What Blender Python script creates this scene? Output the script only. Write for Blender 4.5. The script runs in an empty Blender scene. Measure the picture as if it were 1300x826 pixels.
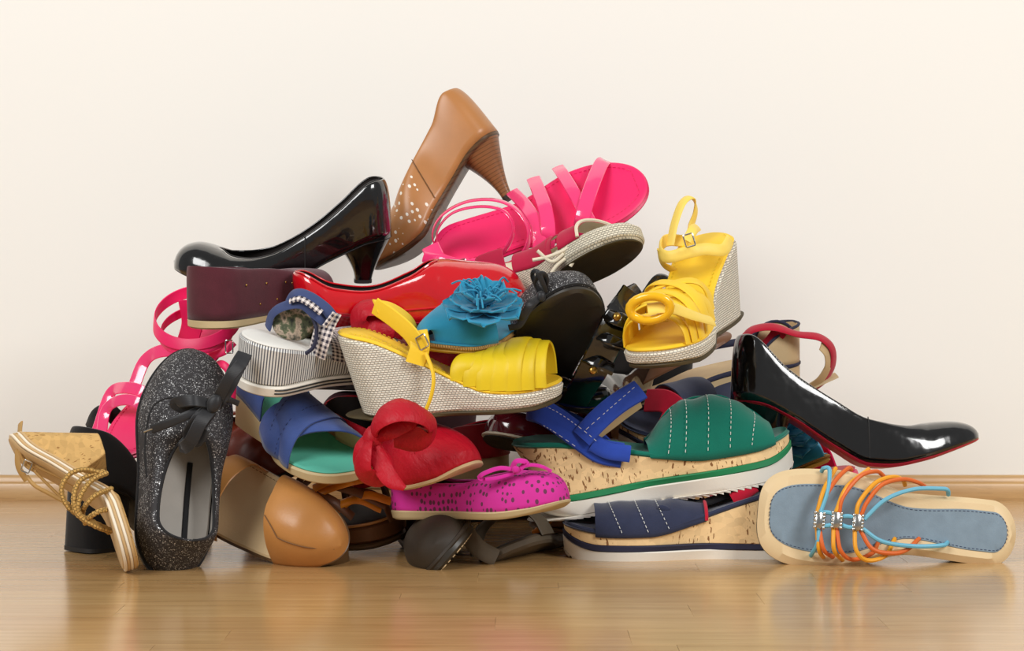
import bpy, bmesh, math, random
import numpy as np
from mathutils import Vector, Matrix

random.seed(7)
SC = bpy.context.scene
COL = SC.collection

# ---------------------------------------------------------------- camera, world, lights, exposure
F, HZ, CAMH, CAMD = 2500.0, 350.0, 0.304, 2.0      # focal length in px, horizon row, camera height and distance
cam_d = bpy.data.cameras.new('camera')
cam_d.sensor_fit = 'HORIZONTAL'
cam_d.sensor_width = 36.0
cam_d.lens = 36.0 * F / 1300.0
cam_d.shift_y = -(413.0 - HZ) / 1300.0
cam_d.clip_start = 0.02
cam = bpy.data.objects.new('camera', cam_d)
cam.location = (0, -CAMD, CAMH)
cam.rotation_euler = (math.pi / 2, 0, 0)
COL.objects.link(cam)
SC.camera = cam

wld = bpy.data.worlds.new('room_light')
SC.world = wld
wld.use_nodes = True
bg = wld.node_tree.nodes['Background']
bg.inputs['Color'].default_value = (1.0, 0.99, 0.98, 1)
bg.inputs['Strength'].default_value = 0.24


def area_light(name, loc, target, sx, sy, power, col):
    l = bpy.data.lights.new(name, 'AREA')
    l.shape = 'RECTANGLE'
    l.size, l.size_y = sx, sy
    l.energy = power
    l.color = col
    o = bpy.data.objects.new(name, l)
    o.location = loc
    o.rotation_euler = (Vector(target) - Vector(loc)).to_track_quat('-Z', 'Y').to_euler()
    COL.objects.link(o)
    return o


area_light('window_light', (-1.5, -1.7, 1.75), (0.05, 0.25, 0.15), 1.2, 1.4, 52, (1.0, 0.996, 0.983))
area_light('right_fill_light', (1.7, -1.6, 1.6), (0.1, 0.3, 0.15), 0.9, 1.0, 43, (1.0, 0.993, 0.975))  # added fill from the right, evens out the light on the wall

SC.view_settings.view_transform = 'Standard'
SC.view_settings.look = 'None'
SC.view_settings.gamma = 1
SC.view_settings.use_curve_mapping = False
SC.view_settings.exposure = 0.0


def W(px, py, Y):
    d = Y + CAMD
    return Vector(((px - 650.0) / F * d, Y, CAMH - (py - HZ) / F * d))


# ---------------------------------------------------------------- materials
def lin(c):
    return tuple((x / 255 / 12.92) if x / 255 <= 0.04045 else ((x / 255 + 0.055) / 1.055) ** 2.4 for x in c)


class NT:
    def __init__(self, name):
        self.m = bpy.data.materials.new(name)
        self.m.use_nodes = True
        self.t = self.m.node_tree
        self.b = self.t.nodes['Principled BSDF']
        self.tc = None

    def n(self, typ, **kw):
        nd = self.t.nodes.new(typ)
        for k, v in kw.items():
            setattr(nd, k, v)
        return nd

    def link(self, a, b):
        self.t.links.new(a, b)

    def coord(self, which='Object'):
        if self.tc is None:
            self.tc = self.n('ShaderNodeTexCoord')
        return self.tc.outputs[which]

    def mapped(self, scale=(1, 1, 1), which='Object', rot=(0, 0, 0)):
        mp = self.n('ShaderNodeMapping')
        mp.inputs['Scale'].default_value = scale
        mp.inputs['Rotation'].default_value = rot
        self.link(self.coord(which), mp.inputs['Vector'])
        return mp.outputs[0]

    def noise(self, scale, detail=3, vec=None, rough=0.55):
        nd = self.n('ShaderNodeTexNoise')
        nd.inputs['Scale'].default_value = scale
        nd.inputs['Detail'].default_value = detail
        nd.inputs['Roughness'].default_value = rough
        self.link(vec if vec is not None else self.coord(), nd.inputs['Vector'])
        return nd.outputs['Fac']

    def ramp(self, fac, stops, interp='LINEAR'):
        nd = self.n('ShaderNodeValToRGB')
        nd.color_ramp.interpolation = interp
        els = nd.color_ramp.elements
        while len(els) < len(stops):
            els.new(0.5)
        for e, (p, c) in zip(els, stops):
            e.position = p
            e.color = (*c, 1) if len(c) == 3 else c
        self.link(fac, nd.inputs[0])
        return nd.outputs[0]

    def math(self, op, a, b=None, c=None):
        nd = self.n('ShaderNodeMath', operation=op)
        for i, x in enumerate((a, b, c)):
            if x is None:
                continue
            if isinstance(x, (int, float)):
                nd.inputs[i].default_value = x
            else:
                self.link(x, nd.inputs[i])
        return nd.outputs[0]

    def mix(self, fac, a, b):
        nd = self.n('ShaderNodeMix', data_type='RGBA')
        for i, x in ((0, fac), (6, a), (7, b)):
            if isinstance(x, (int, float)):
                nd.inputs[i].default_value = x
            elif isinstance(x, tuple):
                nd.inputs[i].default_value = (*x, 1)
            else:
                self.link(x, nd.inputs[i])
        return nd.outputs[2]

    def sep(self, vec):
        nd = self.n('ShaderNodeSeparateXYZ')
        self.link(vec, nd.inputs[0])
        return nd.outputs

    def comb(self, x=0.0, y=0.0, z=0.0):
        nd = self.n('ShaderNodeCombineXYZ')
        for i, v in enumerate((x, y, z)):
            if isinstance(v, (int, float)):
                nd.inputs[i].default_value = v
            else:
                self.link(v, nd.inputs[i])
        return nd.outputs[0]

    def col(self, c):
        if isinstance(c, tuple):
            self.b.inputs['Base Color'].default_value = (*c, 1)
        else:
            self.link(c, self.b.inputs['Base Color'])

    def bump(self, h, strength=0.3, dist=0.001):
        nd = self.n('ShaderNodeBump')
        nd.inputs['Strength'].default_value = strength
        nd.inputs['Distance'].default_value = dist
        self.link(h, nd.inputs['Height'])
        self.link(nd.outputs[0], self.b.inputs['Normal'])

    def set(self, **kw):
        for k, v in kw.items():
            k = {'rough': 'Roughness', 'metal': 'Metallic', 'coat': 'Coat Weight', 'coatr': 'Coat Roughness',
                 'sheen': 'Sheen Weight', 'spec': 'Specular IOR Level', 'sub': 'Subsurface Weight'}[k]
            if isinstance(v, (int, float)):
                self.b.inputs[k].default_value = v
            else:
                self.link(v, self.b.inputs[k])
        return self


def plain(name, rgb, rough=0.5, var=0.12, vscale=25, bump=0.15, bscale=500, **kw):
    t = NT(name)
    c = lin(rgb)
    nz = t.noise(vscale, 4)
    t.col(t.mix(nz, tuple(x * (1 - var) for x in c), tuple(min(1, x * (1 + var)) for x in c)))
    t.set(rough=rough, **kw)
    if bump:
        t.bump(t.noise(bscale, 3), bump, 0.0006)
    return t.m


def patent(name, rgb, crinkle=0.45):
    t = NT(name)
    t.col(lin(rgb))
    t.set(rough=0.16, coat=1.0, coatr=0.03, spec=0.6)
    t.bump(t.noise(38, 2), crinkle, 0.004)
    return t.m


def suede(name, rgb, var=0.2):
    return plain(name, rgb, 0.92, var, 70, 0.35, 900, sheen=0.25, spec=0.2)


def leather(name, rgb, rough=0.38, var=0.18):
    return plain(name, rgb, rough, var, 28, 0.2, 420, spec=0.45)


def fabric(name, rgb, rough=0.75, var=0.12):
    t = NT(name)
    c = lin(rgb)
    t.col(t.mix(t.noise(40, 4), tuple(x * (1 - var) for x in c), tuple(min(1, x * (1 + var)) for x in c)))
    w = t.n('ShaderNodeTexWave')
    w.inputs['Scale'].default_value = 260
    t.link(t.coord(), w.inputs['Vector'])
    t.bump(w.outputs['Fac'], 0.12, 0.0006)
    t.set(rough=rough, sheen=0.15, spec=0.3)
    return t.m


def rope_mat(name, rgb, w=0.0046, h=0.0026):
    t = NT(name)
    v = t.coord('UV')
    b = t.n('ShaderNodeTexBrick')
    b.inputs['Scale'].default_value = 1.0
    b.inputs['Brick Width'].default_value = w
    b.inputs['Row Height'].default_value = h
    b.inputs['Mortar Size'].default_value = 0.0006
    b.inputs['Mortar Smooth'].default_value = 0.9
    c = lin(rgb)
    b.inputs['Color1'].default_value = (*c, 1)
    b.inputs['Color2'].default_value = (*[x * 0.86 for x in c], 1)
    b.inputs['Mortar'].default_value = (*[x * 0.66 for x in c], 1)
    t.link(v, b.inputs['Vector'])
    t.col(b.outputs['Color'])
    t.bump(t.math('SUBTRACT', 1.0, b.outputs['Fac']), 0.9, 0.0018)
    t.set(rough=0.85, spec=0.2)
    return t.m


def cork_mat(name, rgb, dark=(110, 72, 40)):
    t = NT(name)
    s = t.sep(t.coord())
    v = t.comb(t.math('ADD', s[0], s[1]), s[2], 0.0)
    b = t.n('ShaderNodeTexVoronoi')
    b.inputs['Scale'].default_value = 1.0
    b.inputs['Randomness'].default_value = 1.0
    m = t.n('ShaderNodeMapping')
    m.inputs['Scale'].default_value = (110, 170, 1)
    m.inputs['Rotation'].default_value = (0, 0, 0.3)
    t.link(v, m.inputs[0])
    t.link(m.outputs[0], b.inputs['Vector'])
    c = lin(rgb)
    patch = t.sep(b.outputs['Color'])[0]
    base = t.mix(patch, tuple(x * 0.86 for x in c), tuple(min(1, x * 1.08) for x in c))
    m2 = t.n('ShaderNodeMapping')
    m2.inputs['Scale'].default_value = (420, 110, 1)
    m2.inputs['Rotation'].default_value = (0, 0, 0.2)
    t.link(v, m2.inputs[0])
    fl = t.noise(1.0, 2, m2.outputs[0])
    big = t.noise(1.0, 2, t.mapped((45, 45, 45)))
    fk = t.math('MULTIPLY', t.math('GREATER_THAN', fl, 0.6), t.math('GREATER_THAN', big, 0.47))
    t.col(t.mix(fk, base, lin(dark)))
    t.bump(fl, 0.25, 0.001)
    t.set(rough=0.75, spec=0.25)
    return t.m


def stack_mat(name, rgb, period=0.0035, axis=2, dark=0.55):
    t = NT(name)
    s = t.sep(t.coord())
    k = t.math('PINGPONG', s[axis], period / 2)
    k = t.math('DIVIDE', k, period / 2)
    c = lin(rgb)
    base = t.mix(t.noise(1.0, 3, t.mapped((120, 120, 500))), tuple(x * 0.7 for x in c), tuple(min(1, x * 1.2) for x in c))
    t.col(t.mix(t.math('GREATER_THAN', k, 0.78), base, tuple(x * dark for x in c)))
    t.set(rough=0.4)
    return t.m


def glitter_mat(name):
    t = NT(name)
    v = t.n('ShaderNodeTexVoronoi')
    v.inputs['Scale'].default_value = 900
    t.link(t.coord(), v.inputs['Vector'])
    s = t.sep(v.outputs['Color'])
    fl = t.math('MULTIPLY', t.math('GREATER_THAN', s[0], 0.62), t.math('GREATER_THAN', 0.5, v.outputs['Distance']))
    fl = t.math('MULTIPLY', fl, t.math('GREATER_THAN', t.noise(34, 3), 0.36))
    c = t.ramp(s[1], [(0, (0.08, 0.08, 0.085)), (0.6, (0.22, 0.22, 0.225)), (0.85, (0.5, 0.5, 0.5)), (1, (0.95, 0.95, 0.95))])
    t.col(t.mix(fl, lin((46, 44, 46)), c))
    t.set(rough=t.math('SUBTRACT', 0.75, t.math('MULTIPLY', fl, 0.4)), metal=t.math('MULTIPLY', fl, 0.35))
    nd = t.n('ShaderNodeBump')
    nd.inputs['Strength'].default_value = 0.6
    nd.inputs['Distance'].default_value = 0.001
    t.link(s[2], nd.inputs['Height'])
    t.link(nd.outputs[0], t.b.inputs['Normal'])
    return t.m


def perf_mat(name, rgb, hole, scale=150, thr=0.24, lo=None, hi=None, rough=0.45):
    """leather or suede punched with small holes; lo/hi limit the punched length along the shoe (local x)"""
    t = NT(name)
    c = lin(rgb)
    v = t.n('ShaderNodeTexVoronoi')
    v.inputs['Scale'].default_value = scale
    v.inputs['Randomness'].default_value = 0.45
    mp = t.mapped((1.0, 1.0, 0.7))
    t.link(mp, v.inputs['Vector'])
    f = t.math('LESS_THAN', v.outputs['Distance'], thr)
    if lo is not None:
        x = t.sep(t.coord())[0]
        f = t.math('MULTIPLY', f, t.math('MULTIPLY', t.math('GREATER_THAN', x, lo), t.math('LESS_THAN', x, hi)))
    base = t.mix(t.noise(30, 4), tuple(x * 0.86 for x in c), tuple(min(1, x * 1.14) for x in c))
    t.col(t.mix(f, base, lin(hole)))
    t.bump(t.math('SUBTRACT', 1.0, f), 0.6, 0.001)
    t.set(rough=rough)
    return t.m


def stripe_mat(name, a, b, period=0.0042, duty=0.45):
    t = NT(name)
    v = t.sep(t.coord('UV'))[0]
    k = t.math('FRACT', t.math('DIVIDE', t.math('ADD', v, 1.0), period))
    t.col(t.mix(t.math('LESS_THAN', k, duty), lin(a), lin(b)))
    t.set(rough=0.8)
    return t.m


def gingham_mat(name, a, b, period=0.006):
    t = NT(name)
    s = t.sep(t.coord('UV'))
    k1 = t.math('LESS_THAN', t.math('FRACT', t.math('DIVIDE', t.math('ADD', s[0], 1.0), period)), 0.5)
    k2 = t.math('LESS_THAN', t.math('FRACT', t.math('DIVIDE', t.math('ADD', s[1], 1.0), period)), 0.5)
    t.col(t.mix(t.math('MULTIPLY', t.math('ADD', k1, k2), 0.5), lin(a), lin(b)))
    t.set(rough=0.8)
    return t.m


def layer_mat(name, a, b, period=0.0024):
    t = NT(name)
    z = t.sep(t.coord('UV'))[1]
    k = t.math('FRACT', t.math('DIVIDE', t.math('ADD', z, 1.0), period))
    t.col(t.mix(t.math('LESS_THAN', k, 0.45), lin(a), lin(b)))
    t.set(rough=0.6)
    return t.m


MT = {}
MT['black_patent'] = patent('black_patent_leather', (9, 9, 10))
MT['red_patent'] = patent('red_patent_leather', (206, 10, 26))
MT['burgundy_patent'] = patent('burgundy_patent_leather', (88, 18, 28), 0.1)
MT['pink_patent'] = patent('neon_pink_patent', (255, 62, 126), 0.1)
MT['pink_insole'] = plain('pink_insole', (245, 32, 104), 0.45, 0.05)
MT['pink_sole'] = plain('pink_sole_edge', (225, 30, 95), 0.4, 0.05)
MT['black_fabric'] = fabric('black_fabric', (26, 26, 28))
MT['black_ribbon'] = fabric('black_satin_ribbon', (38, 39, 42), 0.45)
MT['black_suede'] = suede('black_suede', (24, 23, 24))
MT['black_rubber'] = plain('black_rubber', (34, 33, 33), 0.55)
MT['dark_lining'] = plain('dark_lining', (44, 38, 36), 0.8)
MT['worn_sole'] = plain('worn_black_outsole', (50, 46, 40), 0.42, 0.45, 22, 0.2, 220)
MT['olive_sole'] = plain('worn_olive_outsole', (70, 58, 30), 0.62, 0.5, 30, 0.5, 520)
MT['beige_lining'] = leather('beige_lining', (206, 178, 134), 0.6, 0.1)
MT['cream_lining'] = leather('cream_lining', (226, 214, 190), 0.6, 0.06)
MT['grey_lining'] = plain('grey_lining', (178, 172, 164), 0.7, 0.12, 40)
MT['tan_leather'] = leather('tan_leather', (186, 128, 76), 0.33, 0.12)
MT['tan_perf'] = perf_mat('tan_punched_leather', (184, 126, 74), (246, 238, 222), 150, 0.26, 0.112, 0.178, 0.35)
MT['stack_brown'] = stack_mat('stacked_brown_heel', (140, 92, 54), 0.0042)
MT['wood_sole'] = stack_mat('wood_sole', (96, 70, 44), 0.005)
MT['caramel'] = leather('caramel_leather', (190, 132, 72), 0.36, 0.14)
MT['mahogany'] = leather('mahogany_leather', (116, 44, 22), 0.35, 0.4)
MT['brown_leather'] = leather('brown_leather', (112, 72, 44), 0.42, 0.25)
MT['dark_brown'] = leather('dark_brown_leather', (52, 43, 33), 0.6, 0.35)
MT['taupe'] = leather('taupe_leather', (86, 75, 60), 0.7, 0.2)
MT['orange_leather'] = leather('orange_leather', (228, 140, 30), 0.4, 0.14)
MT['maroon_suede'] = suede('burgundy_suede', (84, 36, 46), 0.25)
MT['green_suede'] = suede('green_suede', (14, 112, 94), 0.14)
MT['green_rubber'] = plain('green_stripe', (16, 126, 76), 0.6)
MT['blue_suede'] = suede('cobalt_blue_suede', (44, 74, 172), 0.14)
MT['denim_suede'] = suede('denim_blue_suede', (54, 78, 140), 0.25)
MT['teal_insole'] = plain('teal_insole', (86, 178, 156), 0.7, 0.1)
MT['navy_suede'] = suede('navy_suede', (46, 52, 76), 0.25)
MT['navy_trim'] = plain('navy_trim', (34, 36, 62), 0.7)
MT['red_suede'] = suede('red_suede', (186, 22, 50), 0.15)
MT['crimson'] = fabric('crimson_canvas', (190, 20, 66))
def crumpled(name, rgb):
    t = NT(name)
    c = lin(rgb)
    t.col(t.mix(t.noise(40, 4), tuple(x * .88 for x in c), tuple(min(1, x * 1.1) for x in c)))
    t.bump(t.noise(1.0, 4, t.mapped((60, 140, 60), rot=(0, .6, .5))), 0.5, 0.005)
    t.set(rough=.5, spec=.3)
    return t.m


MT['red_satin'] = crumpled('red_satin', (180, 12, 34))
MT['red_satin2'] = fabric('dark_red_satin', (170, 16, 36), 0.5)
MT['magenta_perf'] = perf_mat('magenta_punched_suede', (206, 42, 150), (104, 46, 78), 165, 0.32, rough=0.85)
MT['magenta'] = suede('magenta_suede', (204, 40, 148), 0.1)
MT['white_rubber'] = plain('white_rubber', (232, 226, 214), 0.6, 0.05)
MT['cream_rubber'] = plain('cream_rubber', (196, 176, 134), 0.6, 0.12)
MT['cork'] = cork_mat('cork', (240, 206, 154), (140, 98, 60))
MT['cork2'] = cork_mat('fine_cork', (206, 166, 104), (150, 108, 60))
MT['layers'] = layer_mat('layered_sole_edge', (206, 174, 126), (240, 228, 206))
MT['layer_a'] = plain('sole_layer_tan', (200, 166, 116), .6)
MT['layer_b'] = plain('sole_layer_cream', (238, 226, 204), .6)
MT['rope'] = rope_mat('braided_jute', (242, 234, 212))
MT['rope_hi'] = rope_mat('fine_braided_jute', (250, 244, 228), 0.0042, 0.0023)
MT['yellow'] = leather('yellow_leather', (244, 202, 44), 0.5, 0.08)
MT['yellow_pale'] = leather('pale_yellow_leather', (246, 214, 98), 0.5, 0.08)
MT['yellow_dark'] = leather('mustard_yellow_leather', (226, 196, 26), 0.5, 0.12)
MT['amber'] = plain('amber_resin', (250, 186, 30), 0.15, 0.2, 60, 0)
MT['turquoise'] = suede('turquoise_suede', (44, 142, 178), 0.14)
MT['turq_insole'] = plain('turquoise_insole', (58, 152, 184), 0.6)
MT['mustard_sole'] = plain('mustard_sole', (194, 158, 66), 0.6, 0.15)
MT['jute_edge'] = rope_mat('jute_edge', (196, 152, 92), 0.003, 0.006)
MT['stripes'] = stripe_mat('grey_striped_cloth', (224, 224, 220), (96, 98, 106), 0.0034)
MT['gingham'] = gingham_mat('gingham_cloth', (232, 222, 218), (44, 40, 58))
MT['white_insole'] = plain('white_insole', (226, 224, 218), 0.7, 0.04)
MT['print_lining'] = None
MT['navy_ribbon'] = fabric('navy_ribbon', (58, 72, 116))
MT['glitter'] = glitter_mat('black_glitter')
MT['cream_leather'] = leather('cream_leather', (222, 196, 152), 0.5, 0.07)
MT['denim'] = plain('denim_blue_insole', (124, 142, 156), 0.85, 0.22, 60, 0.3, 700)
MT['cord_blue'] = leather('light_blue_cord', (108, 180, 206), 0.5, 0.05)
MT['cord_orange'] = leather('orange_cord', (218, 104, 40), 0.5, 0.06)
MT['cord_yellow'] = leather('amber_cord', (234, 162, 34), 0.5, 0.06)
MT['braid'] = rope_mat('tan_braid', (208, 166, 96), 0.004, 0.004)
MT['cord_tan'] = leather('tan_cord', (176, 138, 80), 0.6, 0.15)
MT['nude'] = leather('nude_leather', (204, 178, 136), 0.55, 0.08)
MT['thread'] = plain('white_thread', (226, 228, 222), 0.8, 0.02, bump=0)
MT['dark_thread'] = plain('brown_thread', (120, 84, 50), 0.8, 0.02, bump=0)
MT['navy_thread'] = plain('navy_thread', (30, 40, 80), 0.8, 0.02, bump=0)
MT['steel'] = plain('polished_steel', (200, 200, 196), 0.2, 0.05, metal=1.0, bump=0)
MT['brass'] = plain('brass', (176, 140, 72), 0.28, 0.1, metal=1.0, bump=0)
MT['aubergine'] = leather('aubergine_leather', (74, 40, 48), 0.6, 0.2)
MT['sole_red'] = plain('red_lacquer_sole', (196, 24, 58), 0.35, 0.05, bump=0)


def _print_lining():
    t = NT('leaf_print_lining')
    v = t.noise(90, 3)
    t.col(t.ramp(v, [(0.3, lin((40, 44, 38))), (0.47, lin((92, 100, 74))), (0.55, lin((190, 170, 150))), (0.7, lin((60, 66, 56)))]))
    t.set(rough=0.8)
    return t.m


MT['print_lining'] = _print_lining()


# ---------------------------------------------------------------- geometry helpers
def crv(pts):
    """monotone cubic through (t, v) control points"""
    xs = [p[0] for p in pts]
    ys = [p[1] for p in pts]
    n = len(xs)
    d = [(ys[i + 1] - ys[i]) / (xs[i + 1] - xs[i]) for i in range(n - 1)]
    m = [d[0]] + [0 if d[i - 1] * d[i] <= 0 else 2 * d[i - 1] * d[i] / (d[i - 1] + d[i]) for i in range(1, n - 1)] + [d[-1]]

    def f(t):
        if t <= xs[0]:
            return ys[0]
        if t >= xs[-1]:
            return ys[-1]
        i = 0
        while t > xs[i + 1]:
            i += 1
        h = xs[i + 1] - xs[i]
        s = (t - xs[i]) / h
        return ((2 * s ** 3 - 3 * s ** 2 + 1) * ys[i] + (s ** 3 - 2 * s ** 2 + s) * h * m[i]
                + (-2 * s ** 3 + 3 * s ** 2) * ys[i + 1] + (s ** 3 - s ** 2) * h * m[i + 1])
    return f


def const(v):
    return lambda t: v


class Last:
    """plan outline of a shoe: x runs from the heel (0) to the toe (L)"""

    def __init__(self, L, heel=.031, waist=.027, ball=.043, toe=.040, tH=.12, tT=.74, p=2.0, bend=.006):
        self.L, self.tH, self.tT, self.p, self.bend = L, tH, tT, p, bend
        self.base = crv([(0, heel), (.14, heel), (.4, waist), (.7, ball), (1, toe)])

    def hw(self, t, grow=0.0):
        w = self.base(t) + grow
        if t < self.tH:
            w *= math.sqrt(max(0, 1 - (1 - t / self.tH) ** 2))
        if t > self.tT:
            q = min(1, (t - self.tT) / (1 - self.tT))
            w *= max(0, 1 - q ** self.p) ** (1 / self.p)
        return max(w, 0)

    def cy(self, t):
        s = min(1, max(0, (t - .35) / .55))
        return self.bend * (s * s * (3 - 2 * s))


def ts(n, t0=0.0, t1=1.0):
    return [t0 + (t1 - t0) * (1 - math.cos(math.pi * i / n)) / 2 for i in range(n + 1)]


def new_bm():
    bm = bmesh.new()
    bm.loops.layers.uv.new('UVMap')
    return bm


def grid(bm, P, UVs=None, close_v=False, flip=False, mi=0):
    """P[i][j] points -> quads"""
    uvl = bm.loops.layers.uv.active
    V = [[bm.verts.new(p) for p in row] for row in P]
    n, m = len(P), len(P[0])
    for i in range(n - 1):
        for j in range(m if close_v else m - 1):
            k = (j + 1) % m
            idx = [(i, j), (i + 1, j), (i + 1, k), (i, k)]
            if flip:
                idx.reverse()
            vs = [V[a][b] for a, b in idx]
            try:
                f = bm.faces.new(vs)
            except ValueError:
                continue
            f.smooth = True
            f.material_index = mi
            if UVs:
                for lp, (a, b) in zip(f.loops, idx):
                    lp[uvl].uv = UVs[a][b]
    return V


def slab(last, zt, zb, gt=0.0, gb=None, xb=None, n=48, t0=0.0, t1=1.0, e=0.002, pinch=0.0, dish=0.0, uniform=False):
    """solid between two height profiles over the plan outline; xb=(x0,x1) shifts the bottom outline's ends"""
    if gb is None:
        gb = gt
    L = last.L
    bm = new_bm()
    P, U = [], []
    arc, prev = 0.0, None
    tt = [t0 + (t1 - t0) * i / n for i in range(n + 1)] if uniform else ts(n, t0, t1)
    if uniform:
        tt = sorted(set([round(x, 5) for x in tt] + [round(x, 5) for x in ts(24, t0, min(t1, t0 + .12))[:]] + [round(x, 5) for x in ts(30, max(t0, t1 - .26), t1)]))
    for t in tt:
        wt, wb, c = last.hw(t, gt), last.hw(t, gb), last.cy(t)
        xt = -gt * 0.7 + t * (L + 1.4 * gt)
        xbm = (xb[0] + t * (xb[1] - xb[0])) if xb else -gb * 0.7 + t * (L + 1.4 * gb)
        a, b = zt(t), zb(t)
        if prev is not None:
            arc += math.hypot(xt - prev[0], wt - prev[1])
        prev = (xt, wt)
        h = max(a - b, 1e-4)
        ez = min(e, h * .45)
        et = min(e, wt * .6)
        eb = min(e, wb * .6)
        ring = []
        uv = []
        for s in (1, -1):
            pts = [(0.0, b, 0), (.5 * (wb - eb), b, 0), (wb - eb, b, 0), (wb, b + ez, .0)]
            for q in (.25, .5, .75):
                w = wb + (wt - wb) * q - pinch * 4 * q * (1 - q)
                pts.append((max(w, 0) if wt > 1e-6 else 0, b + ez + (h - 2 * ez) * q, q))
            pts += [(wt, a - ez, 1), (wt - et, a, 1), (.5 * (wt - et), a - dish * .75, 1), (0.0, a - dish, 1)]
            if s == -1:
                pts = pts[::-1]
            for (y, z, q) in pts:
                k = (z - b) / h
                x = xbm + (xt - xbm) * min(1, max(0, k))
                if (z <= b or z >= a - max(dish, 1e-9) - 1e-9) and t0 == 0.0 and t1 == 1.0:
                    x = L / 2 + (x - L / 2) * (1 - 2 * ez / L)     # round the edge over the heel and toe too
                ring.append(Vector((x, c + s * y, z)))
                uv.append((arc if s > 0 else -arc, z))
        P.append(ring)
        U.append(uv)
    grid(bm, P, U, close_v=True)
    bmesh.ops.remove_doubles(bm, verts=bm.verts[:], dist=2e-5)
    # close open ends when cut
    bmesh.ops.holes_fill(bm, edges=[ed for ed in bm.edges if ed.is_boundary], sides=0)
    bmesh.ops.recalc_face_normals(bm, faces=bm.faces[:])
    return bm


def section(last, z0, h, g, t, phi, grow, p, q, L):
    w, c = last.hw(t, grow), last.cy(t)
    gg = min(g(t), w)
    y = gg + (w - gg) * max(0, math.cos(phi)) ** p
    z = z0(t) + h(t) * max(0, math.sin(phi)) ** q
    return y, z, c


def shell(last, z0, h, g, n=46, m=12, t0=0.0, t1=1.0, grow=0.001, p=.8, q=.9, lean=0.0, wob=0.0, skew=0.0, bulge=0.0):
    """upper of a shoe: arch over the footbed; g(t) is the half gap of the opening (0 = closed)"""
    L = last.L
    bm = new_bm()
    for s in (1, -1):
        P, U = [], []
        for t in ts(n, t0, t1):
            row, ur = [], []
            for j in range(m + 1):
                phi = math.pi / 2 * j / m
                y, z, c = section(last, z0, h, g, t, phi, grow, p, q, L)
                sk = (skew(t) if callable(skew) else skew) * s * math.cos(phi) * L
                ww = wob * math.sin(t * 60 + phi * 3 * s) * math.sin(phi)
                row.append(Vector((-grow * .7 + t * (L + 1.4 * grow) + (lean(t) if callable(lean) else lean) * (z - z0(t)) + sk - bulge * math.sin(math.pi * j / m) * max(0.0, 1 - t / .22), c + s * y, z + ww)))
                ur.append((t * L, j / m * (h(t) + last.hw(t)) * s))
            P.append(row)
            U.append(ur)
        grid(bm, P, U, flip=(s == 1))
    bmesh.ops.remove_doubles(bm, verts=bm.verts[:], dist=1e-4)
    return bm


def onshell(last, z0, h, t, phi, side, grow=.0015, p=.8, q=.9, off=.0008, g=const(0), skew=None):
    y, z, c = section(last, z0, h, g, t, phi, grow, p, q, last.L)
    return Vector((t * last.L + (skew(t) * side * math.cos(phi) * last.L if skew else 0.0), c + side * y * (1 + off / .04), z + off))


def catmull(pts, n=10):
    pts = [Vector(p) for p in pts]
    if len(pts) == 2:
        return [pts[0].lerp(pts[1], i / n) for i in range(n + 1)]
    ext = [pts[0] * 2 - pts[1]] + pts + [pts[-1] * 2 - pts[-2]]
    out = []
    for i in range(1, len(ext) - 2):
        a, b, c, d = ext[i - 1:i + 3]
        for k in range(n):
            s = k / n
            out.append(0.5 * ((2 * b) + (c - a) * s + (2 * a - 5 * b + 4 * c - d) * s * s + (3 * b - a - 3 * c + d) * s ** 3))
    out.append(ext[-2].copy())
    return out


def strap_bm(pts, w, th=.002, nrm=None, center=None, n=8, crown=.25, closed=False, bm=None):
    """flat band along a smooth curve. nrm: constant normal, list of normals per control point; or center: normals point away from it"""
    C = catmull(pts, n)
    if closed:
        C = C[:-1]
    bm = bm or new_bm()
    N = len(C)
    nl = None
    if isinstance(nrm, (list, tuple)) and not isinstance(nrm, Vector):
        nl = catmull(nrm, n)
    P, U = [], []
    acc = 0
    for i, c in enumerate(C):
        T = (C[(i + 1) % N] - C[i - 1]) if closed else (C[min(i + 1, N - 1)] - C[max(i - 1, 0)])
        T = T.normalized()
        if nl:
            nn = nl[i]
        elif center is not None:
            nn = c - center
        else:
            nn = nrm
        B = T.cross(nn)
        if B.length < 1e-6:
            B = T.orthogonal()
        B.normalize()
        Nn = B.cross(T).normalized()
        ww = w(i / (N - 1)) if callable(w) else w
        e = min(th * .5, ww * .2)
        prof = [(-ww / 2, 0), (-ww / 2 + e, th / 2), (-ww / 6, th / 2 + crown * th), (ww / 6, th / 2 + crown * th), (ww / 2 - e, th / 2), (ww / 2, 0),
                (ww / 2 - e, -th / 2), (ww / 6, -th / 2 + crown * th), (-ww / 6, -th / 2 + crown * th), (-ww / 2 + e, -th / 2)]
        if i:
            acc += (C[i] - C[i - 1]).length
        P.append([c + B * a + Nn * b for a, b in prof])
        U.append([(acc, a) for a, b in prof])
    if closed:
        P.append(P[0])
        U.append(U[0])
    V = grid(bm, P, U, close_v=True)
    if closed:
        bmesh.ops.remove_doubles(bm, verts=bm.verts[:], dist=1e-6)
    else:
        for r in (V[0], V[-1]):
            try:
                bm.faces.new(r)
            except ValueError:
                pass
    bmesh.ops.recalc_face_normals(bm, faces=bm.faces[:])
    return bm


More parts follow.
